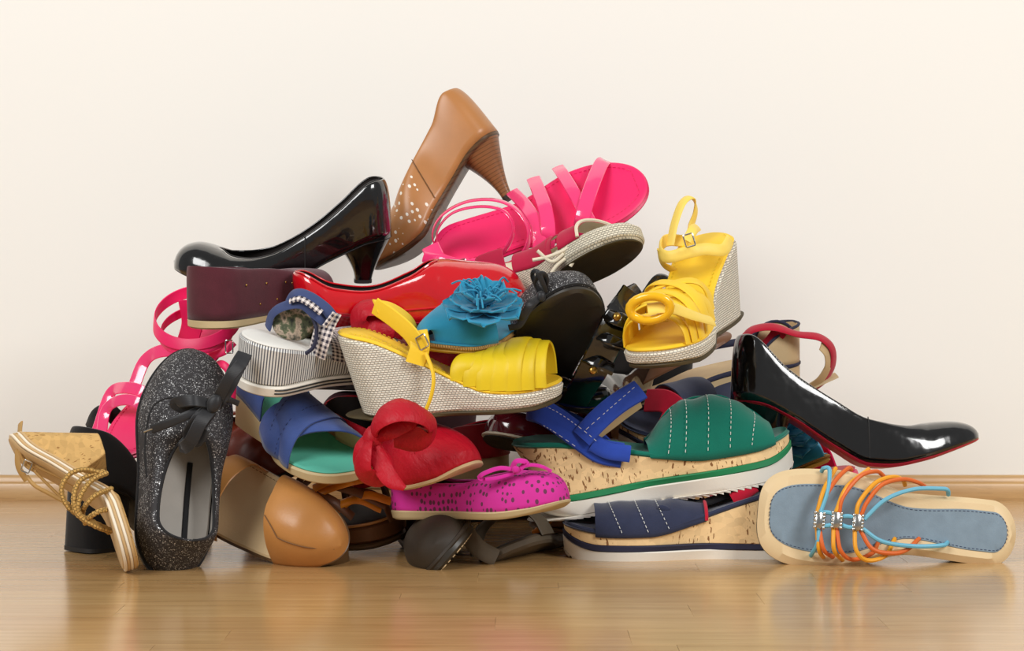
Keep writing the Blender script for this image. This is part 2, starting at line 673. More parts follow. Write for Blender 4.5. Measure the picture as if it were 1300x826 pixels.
def tube_bm(pts, r, seg=8, n=8, closed=False, bm=None, braid=0.0):
    C = catmull(pts, n) if n > 1 else [Vector(p) for p in pts]
    if closed:
        C = C[:-1] if (C[0] - C[-1]).length < 1e-6 else C
    bm = bm or new_bm()
    N = len(C)
    ref = None
    P, U = [], []
    acc = 0
    for i, c in enumerate(C):
        T = (C[(i + 1) % N] - C[i - 1]) if closed else (C[min(i + 1, N - 1)] - C[max(i - 1, 0)])
        T = T.normalized() if T.length > 1e-9 else Vector((1, 0, 0))
        if ref is None:
            ref = T.orthogonal().normalized()
        ref = (ref - T * ref.dot(T)).normalized()
        B = T.cross(ref)
        if i:
            acc += (C[i] - C[i - 1]).length
        rr = r(i / (N - 1)) if callable(r) else r
        rr *= 1 + (braid * math.sin(i * math.pi / 1.5) if braid else 0)
        P.append([c + (ref * math.cos(a) + B * math.sin(a)) * rr for a in [2 * math.pi * k / seg for k in range(seg)]])
        U.append([(acc, rr * 6.28 * k / seg) for k in range(seg)])
    if closed:
        P.append(P[0])
        U.append(U[0])
    V = grid(bm, P, U, close_v=True)
    if closed:
        bmesh.ops.remove_doubles(bm, verts=bm.verts[:], dist=1e-6)
    else:
        for rw in (V[0], V[-1]):
            try:
                bm.faces.new(rw)
            except ValueError:
                pass
    bmesh.ops.recalc_face_normals(bm, faces=bm.faces[:])
    return bm


def stitch_bm(pts, dash=.003, gap=.0022, r=.0005, bm=None):
    C = catmull(pts, 14)
    bm = bm or new_bm()
    acc, on, cur = 0, True, [C[0]]
    for a, b in zip(C, C[1:]):
        acc += (b - a).length
        cur.append(b)
        if acc >= (dash if on else gap):
            if on and len(cur) >= 2:
                tube_bm([cur[0], cur[-1]], r, 5, 1, bm=bm)
            on, acc, cur = not on, 0, [b]
    return bm


def loft_bm(rings, cap=True):
    bm = new_bm()
    U = [[(k * .01, i * .01) for k in range(len(r))] for i, r in enumerate(rings)]
    V = grid(bm, rings, U, close_v=True)
    if cap:
        for r in (V[0], V[-1]):
            try:
                bm.faces.new(r)
            except ValueError:
                pass
    bmesh.ops.remove_doubles(bm, verts=bm.verts[:], dist=1e-5)
    bmesh.ops.recalc_face_normals(bm, faces=bm.faces[:])
    return bm


def sup(a, n):
    c, s = math.cos(a), math.sin(a)
    return (abs(c) ** (2 / n)) * (1 if c >= 0 else -1), (abs(s) ** (2 / n)) * (1 if s >= 0 else -1)


def heel_bm(last, zf, top=(.034, .034, .028), bot=(.022, .010, .010), k=1.6, n=3.0, under=.003, rows=12, zbot=0.0, bow=0.0):
    """heel block: top follows the sole, tapers to the tip. (centre x, half length, half width)"""
    rings = []
    for i in range(rows + 1):
        s = i / rows
        ring = []
        f = (1 - s) ** k
        for a in range(28):
            ca, sa = sup(2 * math.pi * a / 28, n)
            xt, yt = top[0] + top[1] * ca, top[2] * sa
            # keep the back of the heel seat inside the outline
            t = max(0.0, xt / last.L)
            yt = max(-last.hw(t), min(last.hw(t), yt)) if t > 0 else 0.0
            xt = max(xt, 0.001)
            zt = zf(t) - under
            xbm, yb = bot[0] + bot[1] * ca, bot[2] * sa
            cxs = s + bow * math.sin(math.pi * s)
            x = (xt - top[0]) * f + (xbm - bot[0]) * (1 - f) + top[0] * (1 - cxs) + bot[0] * cxs
            y = yt * f + yb * (1 - f)
            z = zt * (1 - s) + zbot * s
            ring.append(Vector((x, y, z)))
        rings.append(ring)
    return loft_bm(rings)


def dome_bm(c, nrm, r, h=None, seg=14):
    h = h or r * .7
    nrm = nrm.normalized()
    u = nrm.orthogonal().normalized()
    v = nrm.cross(u)
    rings = []
    for i in range(7):
        a = math.pi / 2 * i / 6
        rr = max(r * math.cos(a), 1e-5)
        rings.append([c + (u * math.cos(b) + v * math.sin(b)) * rr + nrm * (h * math.sin(a)) for b in [2 * math.pi * k / seg for k in range(seg)]])
    return loft_bm(rings)


def blob_bm(c, u, v, w, seg=16, rows=10, n=2.3):
    """soft ellipsoid with half axes u, v, w (vectors)"""
    rings = []
    for i in range(rows + 1):
        a = -math.pi / 2 + math.pi * i / rows
        ca, sa = sup(a, n)
        rings.append([c + u * (ca * sup(b, n)[0]) + v * (ca * sup(b, n)[1]) + w * sa for b in [2 * math.pi * k / seg + .01 for k in range(seg)]])
    return loft_bm(rings)


def petal_bm(c, d, nrm, ln, wd, lift, curl, rough=.0015, seed=0):
    rnd = random.Random(seed)
    d = d.normalized()
    s = nrm.cross(d).normalized()
    P, U = [], []
    for i in range(8):
        a = i / 7
        w = wd * (math.sin(math.pi * min(1, a * .62 + .12)) ** .8) * (1 if a < .8 else math.sqrt(max(0.04, 1 - ((a - .8) / .2) ** 2)))
        row, ur = [], []
        for j in range(7):
            b = (j - 3) / 3
            z = lift * a ** 1.3 - curl * a ** 3 + wd * .22 * b * b + rnd.uniform(-rough, rough) * a
            row.append(c + d * (ln * a) + s * (w * b) + nrm * z)
            ur.append((a * ln, b * wd))
        P.append(row)
        U.append(ur)
    bm = new_bm()
    grid(bm, P, U)
    bmesh.ops.recalc_face_normals(bm, faces=bm.faces[:])
    return bm


def rect_loop(c, u, v, w, h):
    """four corners (rounded) of a buckle frame"""
    pts = []
    for sx, sy in ((-1, -1), (1, -1), (1, 1), (-1, 1)):
        pts.append(c + u * (sx * w / 2) + v * (sy * h / 2))
    out = []
    for i in range(4):
        a, b = pts[i], pts[(i + 1) % 4]
        for k in range(5):
            out.append(a.lerp(b, .08 + .84 * k / 4))
    return out


# ---------------------------------------------------------------- things
def link_mesh(name, bm, mats, parent=None, solid=None, lining=None, sharp=38):
    me = bpy.data.meshes.new(name)
    bm.to_mesh(me)
    bm.free()
    for m in (mats if isinstance(mats, (list, tuple)) else [mats]):
        me.materials.append(MT[m] if isinstance(m, str) else m)
    if lining:
        me.materials.append(MT[lining])
    me.polygons.foreach_set('use_smooth', [True] * len(me.polygons))
    me.set_sharp_from_angle(angle=math.radians(sharp))
    o = bpy.data.objects.new(name, me)
    COL.objects.link(o)
    if parent:
        o.parent = parent
    if solid:
        md = o.modifiers.new('thickness', 'SOLIDIFY')
        md.thickness = solid
        md.offset = -1
        md.use_rim = True
        if lining:
            md.material_offset = 1
    return o


LOG = []
DEPTH = {0: (0.2, 0, 0), 1: (0.13, 0, 0), 2: (-0.01, 0, 0), 3: (-0.01, 0, 0), 4: (0.18, 0, 0), 5: (0.07, 0, 0), 6: (0.03, 0, 0), 7: (-0.07, 0, 0), 8: (-0.07, 0, 0), 9: (-0.06, 0, 0), 10: (0.06, 0, 4), 12: (0.0, -4, 0), 13: (0.01, 0, 0), 16: (0.1, 0, 0), 17: (0.16, 0, 0), 18: (0.08, 0, 0), 20: (-0.09, 0, 4), 21: (-0.03, 0, 0), 22: (-0.09, 0, -4), 23: (-0.03, 0, 8), 24: (0.08, 0, 0), 25: (-0.07, 0, 4), 26: (0.06, 0, -4), 28: (0.05, -4, 0), 30: (0.05, 0, 0), 31: (-0.1, 8, 0), 32: (-0.04, 0, 0), 33: (-0.02, 0, 0), 34: (-0.08, -4, 0), 35: (0.2, 0, 0), 36: (0.08, 0, 0), 39: (0.06, 0, 0)}


class Shoe:
    def __init__(self, name, label, cat, Al, Ap, Bl, Bp, up, group=None):
        # depth (m) and picture (px) corrections so that neighbours in the pile do not cut into each other
        self.dy, self.ox, self.oy = DEPTH.get(len(LOG), (0.0, 0, 0))
        a, b = self.pt(*Ap), self.pt(*Bp)
        Al, Bl = Vector(Al), Vector(Bl)
        dl, dw = (Bl - Al), (b - a)
        sc = dw.length / dl.length
        dl.normalize()
        dw.normalize()

        def frame(d, up):
            y = up.cross(d).normalized()
            return Matrix((d, y, d.cross(y))).transposed()
        R = frame(dw, Vector(up).normalized()) @ frame(dl, Vector((0, 0, 1))).transposed()
        self.R, self.sc = R, sc
        self.M = Matrix.Translation(a - R @ (Al * sc)) @ R.to_4x4() @ Matrix.Diagonal((sc, sc, sc, 1))
        self.Mi = self.M.inverted()
        e = bpy.data.objects.new(name, None)
        e.empty_display_size = .03
        COL.objects.link(e)
        e.matrix_world = self.M
        e['label'] = label
        e['category'] = cat
        if group:
            e['group'] = group
        self.root = e
        LOG.append((name, round(sc, 3), label))

    def add(self, name, bm, mat, parent=None, solid=None, lining=None, label=None, sharp=38):
        o = link_mesh(name, bm, mat, parent or self.root, solid, lining, sharp)
        if label:
            o['label'] = label
        return o

    def W(self, px, py, Y):
        return self.Mi @ self.pt(px, py, Y)

    def pt(self, px, py, Y):
        return W(px + self.ox, py + self.oy, Y + self.dy)

    def D(self, v):
        return (self.R.transposed() @ Vector(v)).normalized()

    def P(self, px, py, z=0.0):
        """pixel -> point on the local plane z"""
        o = self.Mi @ cam.location
        q = self.Mi @ W(px + self.ox, py + self.oy, 0.0)
        d = q - o
        k = (z - o.z) / d.z
        return o + d * k

    def strap(self, name, pts, w, mat, th=.002, nw=(0, -1, .15), center=None, closed=False, parent=None, nl=None, label=None, n=8):
        nrm = nl if nl else self.D(nw)
        return self.add(name, strap_bm(pts, w, th, nrm, center, closed=closed, n=n), mat, parent, label=label)

    def tube(self, name, pts, r, mat, parent=None, closed=False, seg=8, braid=0.0, label=None, n=8):
        return self.add(name, tube_bm(pts, r, seg, n, closed, braid=braid), mat, parent, label=label)

    def buckle(self, c, u, v, w, h, r=.0009, mat='steel', parent=None):
        b = self.add('buckle', tube_bm(rect_loop(c, u, v, w, h), r, 6, 1, True), mat, parent)
        return b

    def arch(self, name, last, zf, tl, tr, hgt, w, mat, th=.002, parent=None, bulge=1.0, grow=.002, sink=.004, amp=.75):
        pts = []
        for k in range(13):
            a = math.pi * k / 12
            t = tl + (tr - tl) * (1 - math.cos(a)) / 2
            wd = last.hw(t, grow)
            c, s = math.cos(a), math.sin(a)
            pts.append(Vector((t * last.L, last.cy(t) + wd * bulge * (abs(c) ** .85) * (1 if c >= 0 else -1), zf(t) - sink + (hgt + sink) * s ** amp)))
        cen = Vector(((tl + tr) / 2 * last.L, last.cy((tl + tr) / 2), zf((tl + tr) / 2) - .02))
        nl = []
        for p in pts:
            q = p - cen
            q.x = 0
            nl.append(q.normalized())
        return self.add(name, strap_bm(pts, w, th, nl, n=3), mat, parent)


# ---------------------------------------------------------------- setting
def box_bm(x0, x1, y0, y1, z0, z1, bev=0.0):
    bm = new_bm()
    r = bmesh.ops.create_cube(bm, size=1.0)
    for v in r['verts']:
        v.co = Vector((x0 + (v.co.x + .5) * (x1 - x0), y0 + (v.co.y + .5) * (y1 - y0), z0 + (v.co.z + .5) * (z1 - z0)))
    if bev:
        bmesh.ops.bevel(bm, geom=bm.edges[:], offset=bev, segments=1, affect='EDGES')
    return bm


WALLY = 0.685


def wood(name, a, b, rough, rnd=True):
    t = NT(name)
    oi = t.n('ShaderNodeObjectInfo')
    add = t.n('ShaderNodeVectorMath', operation='ADD')
    t.link(t.coord(), add.inputs[0])
    off = t.comb(t.math('MULTIPLY', oi.outputs['Random'], 17.0), t.math('MULTIPLY', oi.outputs['Random'], 5.0), 0.0)
    t.link(off, add.inputs[1])
    mp = t.n('ShaderNodeMapping')
    mp.inputs['Scale'].default_value = (5, 60, 60)
    t.link(add.outputs[0], mp.inputs[0])
    g = t.noise(1.0, 6, mp.outputs[0], 0.6)
    mp2 = t.n('ShaderNodeMapping')
    mp2.inputs['Scale'].default_value = (14, 420, 300)
    t.link(add.outputs[0], mp2.inputs[0])
    g2 = t.noise(1.0, 3, mp2.outputs[0], 0.6)
    c = t.ramp(g, [(0.3, lin(a)), (0.7, lin(b))])
    c = t.mix(t.math('MULTIPLY', t.math('GREATER_THAN', g2, .6), .16), c, lin((120, 84, 48)))
    if rnd:
        c = t.mix(t.math('MULTIPLY', oi.outputs['Random'], .3), c, lin((176, 128, 78)))
    t.col(c)
    t.set(rough=rough, spec=.5, coat=.3, coatr=.2)
    t.bump(g2, 0.02, 0.0004)
    return t.m


MT['laminate'] = wood('laminate_plank', (176, 138, 86), (204, 166, 112), 0.2)
MT['baseboard'] = wood('baseboard_wood', (190, 146, 92), (214, 174, 118), 0.38, False)
MT['joint'] = plain('dark_joint', (140, 100, 62), 0.8)


def wall_mat():
    t = NT('painted_wall')
    c = lin((247, 246, 241))
    t.col(t.mix(t.noise(3, 3), tuple(x * .985 for x in c), c))
    t.set(rough=.85, spec=.2)
    t.bump(t.noise(240, 3), .05, .0005)
    return t.m


MT['wall'] = wall_mat()


def structure(name, bm, mat):
    o = link_mesh(name, bm, mat)
    o['kind'] = 'structure'
    return o


structure('wall_back', box_bm(-2.4, 2.4, WALLY, WALLY + .1, -.01, 2.4), 'wall')
floor = structure('floor', box_bm(-2.4, 2.4, -2.6, WALLY + .1, -.05, -.004), 'joint')
# skirting profile extruded along the wall
prof = [(0, 0), (-.016, 0), (-.016, .020), (-.0145, .0225), (-.010, .024), (-.009, .029), (-.006, .0325), (0, .033)]
bmb = new_bm()
grid(bmb, [[Vector((x, WALLY + a, b)) for a, b in prof] for x in (-2.4, 2.4)])
bmesh.ops.holes_fill(bmb, edges=bmb.edges[:], sides=0)
bmesh.ops.recalc_face_normals(bmb, faces=bmb.faces[:])
structure('baseboard_back', bmb, 'baseboard')

# laminate: each stave is a piece of the floor
ROW = 0.066
stave = {}
for ln in (.34, .43, .52):
    me_o = link_mesh('plank', box_bm(0, ln - .00012, 0, ROW - .00012, -.004, 0.0, .00015), 'laminate', floor)
    stave[ln] = me_o.data
    bpy.data.objects.remove(me_o)
rndp = random.Random(3)
y = WALLY - .004 - ROW
while y > -1.3:
    x = -1.25 - rndp.uniform(0, .4)
    while x < 1.25:
        ln = rndp.choice((.34, .43, .52))
        o = bpy.data.objects.new('plank', stave[ln])
        COL.objects.link(o)
        o.parent = floor
        o.location = (x, y, 0)
        x += ln
    y -= ROW


# ---------------------------------------------------------------- shared builders
def pump_zf(H, plat, spring=.010):
    return crv([(0, H), (.12, H - .003), (.24, H * .86 + plat * .14), (.44, H * .44 + plat * .4), (.62, H * .07 + plat), (.74, plat), (.9, plat + spring * .25), (1, plat + spring)])


def toe_round(h, t0=.84, mn=.22):
    """let the top of a closed toe run out in a round nose"""
    def f(t):
        if t <= t0:
            return h(t)
        q = (t - t0) / (1 - t0)
        return h(t) * max(mn, math.sqrt(max(0.0, 1 - q ** 2.4)))
    return f


def heel_lean(a=.16, r=.3):
    return lambda t: a * max(0.0, 1 - t / r)


def pump(S, last, zf, top, upper='black_patent', lining='dark_lining', sole='black_rubber', heel='black_patent', insole='dark_lining',
         tip='black_rubber', throat=.66, hb=(.022, .010, .010), hk=1.6, hn=3.0, tip_z=0.0, tip_h=.006, ht=(.034, .034, .028), bow=0.0, sole_th=.004, gap=.84, thick=.0018,
         lean=.16, absolute=True, tr=.86, bulge=.004):
    """court shoe; top is the height of the topline above the ground (absolute) or above the footbed"""
    h = toe_round((lambda t: max(.008, top(t) - zf(t))) if absolute else top, tr)
    g = lambda t: gap * last.hw(t) * max(0, 1 - (t / throat) ** 7) ** .6 if t < throat else 0.0
    up = S.add('upper', shell(last, lambda t: zf(t) - .001, h, g, n=64, m=14, lean=heel_lean(lean), bulge=bulge), upper, solid=thick, lining=lining)
    S.add('sole', slab(last, lambda t: zf(t) + .0005, lambda t: zf(t) - sole_th, .0012, .0), sole)
    S.add('insole', slab(last, lambda t: zf(t) + .003, lambda t: zf(t) - .001, -.004), insole)
    if heel:
        hl = S.add('heel', heel_bm(last, zf, ht, hb, hk, hn, zbot=tip_z + tip_h, under=sole_th * .6, bow=bow), heel)
        rings = []
        for z in (tip_z + tip_h, tip_z):
            rings.append([Vector((hb[0] + hb[1] * 1.02 * sup(2 * math.pi * a / 24, hn)[0], hb[2] * 1.02 * sup(2 * math.pi * a / 24, hn)[1], z)) for a in range(24)])
        S.add('heel_tip', loft_bm(rings), tip, parent=hl)
    return zf, h, g, up


def bow(S, c, u, v, n, size, mat, tail=True, knot=.008, th=.0014, wd=.02):
    """ribbon bow: c centre, u along the loops, v across, n outward normal"""
    for s in (1, -1):
        lp = [c, c + u * (s * size * .5) + n * (size * .22), c + u * (s * size) + n * (size * .10) + v * (size * .05 * s), c + u * (s * size * .55) - n * (size * .02), c]
        S.add('bow_loop', strap_bm(lp, lambda q: wd * (.45 + .75 * math.sin(math.pi * q)), th, [n, n - u * (s * .2), u * s, n * -1, n * -1], n=8), mat)
        if tail:
            tl = [c, c + u * (s * size * .35) + v * (-size * .35) + n * .004, c + u * (s * size * .6) + v * (-size * .8) + n * .001]
            S.add('bow_tail', strap_bm(tl, lambda q: wd * (.4 + .4 * q), th, n), mat)
    S.add('bow_knot', blob_bm(c + n * (size * .05), u * knot * .75, v * knot, n * knot * .8), mat)


# ================================================================ the pile
# --- tan high-heeled pump standing on its toe on top of the pile
S = Shoe('high_heel_pump', 'tan leather pump with punched vamp and stacked heel, balanced on its toe atop the pile', 'shoe',
         (0, 0, .078), (631, 166, .27), (.206, 0, .016), (474, 338, .26), (-.55, .12, .83))
la = Last(.206, .030, .026, .040, .036, p=1.9, tT=.72)
zf = crv([(0, .078), (.1, .076), (.2, .071), (.345, .056), (.53, .034), (.68, .014), (.8, .011), (1, .016)])
zf, h, g, up = pump(S, la, zf, crv([(0, .146), (.1, .146), (.31, .120), (.49, .097), (.64, .076), (.79, .056), (.9, .044), (1, .034)]), 'tan_perf', 'beige_lining', 'wood_sole', 'stack_brown', 'beige_lining', 'dark_brown',
                    throat=.70, hb=(.030, .0062, .007), hk=1.5, sole_th=.007, ht=(.027, .027, .028), lean=.22, bow=-.18)
for s in (-1, 1):
    S.add('seam', tube_bm([onshell(la, lambda t: zf(t), h, .50, a, s, off=.0004, g=g) for a in (.05, .4, .8, 1.2, 1.5)], .0006, 5), 'dark_thread')
S.add('back_tab', blob_bm(Vector((.0165, 0, .140)), Vector((.0035, 0, .001)), Vector((0, .006, 0)), Vector((0, 0, .006))), 'tan_leather')

# --- black patent pump at the upper left
S = Shoe('patent_pump', 'black patent pump resting its toe on the burgundy suede flat, heel inside the red pump', 'shoe',
         (0, 0, .055), (497, 297, .23), (.243, 0, .022), (221, 334, .21), (0, -.20, 1))
la = Last(.243, .030, .026, .041, .038, p=2.3, tT=.76, bend=-.006)
zf = crv([(0, .055), (.1, .052), (.2, .042), (.3, .030), (.42, .014), (.55, .006), (.75, .007), (.9, .012), (1, .018)])
zf, h, g, up = pump(S, la, zf, crv([(0, .120), (.05, .119), (.24, .087), (.36, .064), (.48, .045), (.56, .036), (.66, .032), (.73, .033), (.79, .040), (.86, .045), (.93, .047), (1, .050)]),
                    sole='black_rubber', throat=.78, hb=(.032, .010, .010), hk=1.5, tip_h=.004, ht=(.028, .028, .027), bow=-.1)
S.add('piping', tube_bm([Vector((t * la.L + heel_lean()(t) * h(t), la.cy(t) + g(t) + .0006, zf(t) + h(t))) for t in ts(30, .02, .775)], .0008, 5, 1), 'black_rubber')
S.add('seam', tube_bm([onshell(la, lambda t: zf(t), h, .40, a, 1, g=g) for a in (.05, .5, 1.0, 1.5)], .0006, 5), 'black_rubber')

# --- burgundy suede studded flat below it
S = Shoe('suede_flat', 'burgundy suede flat with small gold studs on its heel, under the black patent toe', 'shoe',
         (0, 0, 0), (254, 418, .14), (.24, 0, 0), (420, 388, .34), (-.02, -.10, 1))
la = Last(.24, .033, .028, .042, .038, p=1.9, bend=.006)
zf = crv([(0, .010), (.3, .008), (.7, .006), (1, .012)])
h = toe_round(crv([(0, .060), (.15, .056), (.4, .052), (.6, .046), (.75, .044), (.9, .038), (1, .03)]))
g = lambda t: .86 * la.hw(t) * max(0, 1 - (t / .66) ** 8) ** .6 if t < .66 else 0.0
S.add('upper', shell(la, zf, h, g, p=.5), 'maroon_suede', solid=.002, lining='dark_lining')
S.add('sole', slab(la, lambda t: zf(t) + .001, lambda t: 0.0, .001), 'cream_rubber')
S.add('insole', slab(la, lambda t: zf(t) + .004, lambda t: zf(t), -.003), 'dark_lining')
for (t, z) in ((.17, .046), (.34, .044), (.48, .042), (.28, .022), (.42, .024), (.52, .040)):
    S.add('stud', dome_bm(Vector((t * la.L, la.cy(t) - la.hw(t) - .0012, z)), Vector((0, -1, 0)), .0014), 'brass')
S.add('stitching', stitch_bm([Vector((.012, -.0225, .012)), Vector((.012, -.0228, .035)), Vector((.012, -.0226, .062))], .003, .002, .0004), 'dark_thread')

# --- red patent pump
S = Shoe('patent_pump', 'red patent pump holding the heel of the black patent pump', 'shoe',
         (0, 0, .04), (383, 398, .215), (.245, 0, .014), (668, 372, .235), (.04, -.14, 1))
la = Last(.245, .033, .029, .043, .039, p=2.0, bend=.005)
zf = crv([(0, .040), (.15, .037), (.4, .018), (.6, .008), (.75, .006), (1, .014)])
zf, h, g, up = pump(S, la, zf, crv([(0, .088), (.03, .086), (.16, .064), (.34, .053), (.5, .060), (.63, .070), (.8, .060), (.92, .052), (1, .05)]), 'red_patent', 'dark_lining', 'sole_red', 'red_patent', 'dark_lining',
                    throat=.64, hb=(.030, .013, .013), lean=.05)
S.add('piping', tube_bm([Vector((t * la.L + heel_lean(.05)(t) * h(t), la.cy(t) - g(t) - .0006, zf(t) + h(t))) for t in ts(30, .004, .635)], .0013, 6, 1), 'red_patent')
S.add('welt', tube_bm([Vector((t * la.L, la.cy(t) - la.hw(t) - .001, zf(t) + .004 + .012 * math.sin(max(0, (t - .3)) / .7 * math.pi))) for t in ts(30, .32, .97)], .0013, 6, 1), 'red_patent')


# --- neon pink strappy sandals (a pair)
def pink_sandal(S, la):
    S.add('sole', slab(la, lambda t: 0.0, lambda t: -.008, .001, e=.003), 'pink_sole')
    S.add('insole', slab(la, lambda t: .0025, lambda t: -.001, -.001, e=.002), 'pink_insole')
    S.add('stitching', stitch_bm([Vector((t * la.L * .94 + .007, la.cy(t) + s * la.hw(t, -.008), .0028)) for s, r in ((1, ts(30, .02, .98)), (-1, ts(30, .98, .02))) for t in r], .003, .002, .0004), 'pink_sole')


S = Shoe('strappy_sandal', 'neon pink flat sandal with crossing straps lying insole-out on the red patent pump', 'sandal',
         (0, 0, 0), (551, 322, .235), (.252, 0, 0), (822, 231, .24), (-.22, -.80, .50))
la = Last(.252, .032, .030, .046, .044, p=2.2, tT=.72, bend=.004)
pink_sandal(S, la)
N = S.D((-.1, -.9, .4))
def pink_x(S, pts, w, name='toe_strap', th=.0018, mat='pink_patent'):
    S.add(name, strap_bm([S.P(a, b, c) for a, b, c in pts], w, th, N), mat)
pink_x(S, [(770, 205, -.004), (763, 208, .010), (748, 245, .026), (739, 278, .024), (733, 304, -.004)], .017)
pink_x(S, [(708, 212, -.004), (715, 222, .012), (733, 252, .024), (748, 280, .022), (757, 301, -.003)], .0145)
pink_x(S, [(677, 226, -.004), (683, 240, .012), (692, 265, .024), (696, 295, .024), (694, 326, -.004)], .016)
pink_x(S, [(650, 243, -.004), (668, 262, .016), (683, 288, .024), (684, 318, .014), (680, 334, -.004)], .015, 'ankle_strap')
# ankle loops rising towards the viewer
lp = [(562, 330), (549, 300), (560, 274), (592, 256), (630, 254), (658, 268), (672, 296), (662, 325), (634, 342), (600, 350), (572, 346)]
S.strap('ankle_strap', [S.W(x, y, .222 - .05 * math.sin(math.pi * i / 10)) for i, (x, y) in enumerate(lp)], .0095, 'pink_patent', .0016, nl=[S.D((math.cos(.6 * i + 2.9) * .7, -.45, -math.sin(.6 * i + 2.9) * .7 + .5)) for i in range(len(lp))])
lp = [(556, 318), (556, 292), (575, 270), (610, 262), (640, 268), (652, 290), (640, 318), (612, 336), (585, 343)]
S.strap('ankle_strap', [S.W(x, y, .215 - .045 * math.sin(math.pi * i / 8)) for i, (x, y) in enumerate(lp)], .008, 'pink_patent', .0016, nl=[S.D((math.cos(.7 * i + 2.9) * .7, -.45, -math.sin(.7 * i + 2.9) * .7 + .5)) for i in range(len(lp))])
S.strap('heel_strap', [S.W(x, y, Y) for x, y, Y in ((546, 312, .20), (556, 330, .19), (575, 338, .182), (600, 345, .175))], .020, 'pink_patent', .002)
S.strap('strap_end', [S.W(x, y, Y) for x, y, Y in ((538, 326, .19), (560, 330, .175), (592, 336, .172), (618, 330, .178))], .012, 'pink_patent', .002)
S.buckle(S.W(601, 341, .168), S.D((1, 0, .2)), S.D((-.2, 0, 1)), .014, .013)
S.buckle(S.W(586, 336, .168), S.D((1, 0, .2)), S.D((-.2, 0, 1)), .010, .011)

S = Shoe('strappy_sandal', 'neon pink flat sandal with double ankle straps standing toe-down behind the black glitter lace-up', 'sandal',
         (0, 0, 0), (275, 415, .29), (.252, 0, 0), (151, 581, .135), (-.40, -.82, .25))
la = Last(.252, .032, .030, .046, .044, p=2.2, tT=.72, bend=-.004)
pink_sandal(S, la)
N = S.D((-.2, -.9, .3))
pink_x(S, [(128, 560, -.003), (134, 522, .012), (152, 508, .028), (176, 512, .028), (196, 540, -.003)], .015)
pink_x(S, [(124, 545, -.003), (140, 500, .014), (158, 492, .028), (182, 498, .028), (206, 520, -.003)], .016)
pink_x(S, [(170, 490, -.003), (184, 458, .014), (206, 445, .03), (240, 448, .028), (262, 470, -.003)], .018)
for k, (dy, w) in enumerate(((0, .0155), (26, .012))):
    cx, cy = 250, 412 + dy * .6
    pts, nl = [], []
    for i in range(13):
        a = 2 * math.pi * i / 13
        rx, ry = (54, 21 + 13 * (1 - k)) if k == 0 else (46, 26)
        pts.append(S.W(cx + rx * math.cos(a), cy - 9 + ry * math.sin(a) - 6 * math.cos(a), .20 - .045 * math.sin(a)))
        nl.append(S.D((math.cos(a), -math.sin(a), .25)))
    pts.append(pts[0]); nl.append(nl[0])
    S.add('ankle_strap', strap_bm(pts, w, .0018, nl, n=6), 'pink_insole')
S.strap('heel_strap', [S.W(x, y, Y) for x, y, Y in ((240, 380, .225), (244, 410, .235), (236, 440, .24), (228, 468, .23))], .028, 'pink_insole')
S.strap('strap_end', [S.W(x, y, Y) for x, y, Y in ((268, 470, .19), (282, 462, .17), (295, 480, .165), (294, 512, .165))], .010, 'pink_insole')
S.strap('strap_end', [S.W(x, y, Y) for x, y, Y in ((266, 452, .17), (284, 446, .166), (297, 434, .168))], .010, 'pink_insole')
S.buckle(S.W(291, 440, .160), S.D((1, 0, 0)), S.D((0, 0, 1)), .009, .016)

# --- crimson espadrille, worn sole towards the viewer
S = Shoe('espadrille', 'crimson canvas espadrille with jute sole, its worn olive outsole facing out above the black flat', 'sandal',
         (0, 0, 0), (636, 416, .28), (.235, 0, 0), (806, 304, .15), (-.42, .52, .72))
la = Last(.235, .032, .030, .046, .044, p=2.3, tT=.72, bend=.004)
zf = crv([(0, .050), (.2, .046), (.5, .030), (.7, .026), (1, .026)])
S.add('outsole', slab(la, lambda t: .002, lambda t: 0.0, -.0035, e=.001), 'olive_sole')
S.add('jute_sole', slab(la, zf, lambda t: .0015, .001, e=.006), 'rope')
h = crv([(.4, .030), (.6, .034), (.8, .028), (.93, .026), (1, .012)])
S.add('toe_band', shell(la, lambda t: zf(t) - .004, h, const(0), t0=.66, t1=.80), 'crimson', solid=.0018, lining='cream_lining')
S.add('toe_edge', tube_bm([onshell(la, lambda t: zf(t) - .004, h, .80, math.pi / 2 * a, s) for s, r in ((1, (0, .3, .6, .9)), (-1, (.9, .6, .3, 0))) for a in r], .0022, 6), 'cream_lining')
S.add('upper', shell(la, lambda t: zf(t) - .004, h, lambda t: .010 if t < .56 else 0, t0=.30, t1=.60), 'crimson', solid=.0018, lining='cream_lining')
S.add('heel_cup', shell(la, lambda t: zf(t) - .004, crv([(0, .045), (.3, .036)]), lambda t: la.hw(t) * .9, t0=0, t1=.26), 'crimson', solid=.0018, lining='cream_lining')
for pts in ([(676, 330), (695, 326), (715, 318), (722, 312)], [(700, 346), (708, 336), (722, 326), (728, 330), (724, 338)], [(682, 318), (700, 332), (716, 322)]):
    S.tube('lace', [S.W(x, y, .165) for x, y in pts], .0022, 'cream_lining')

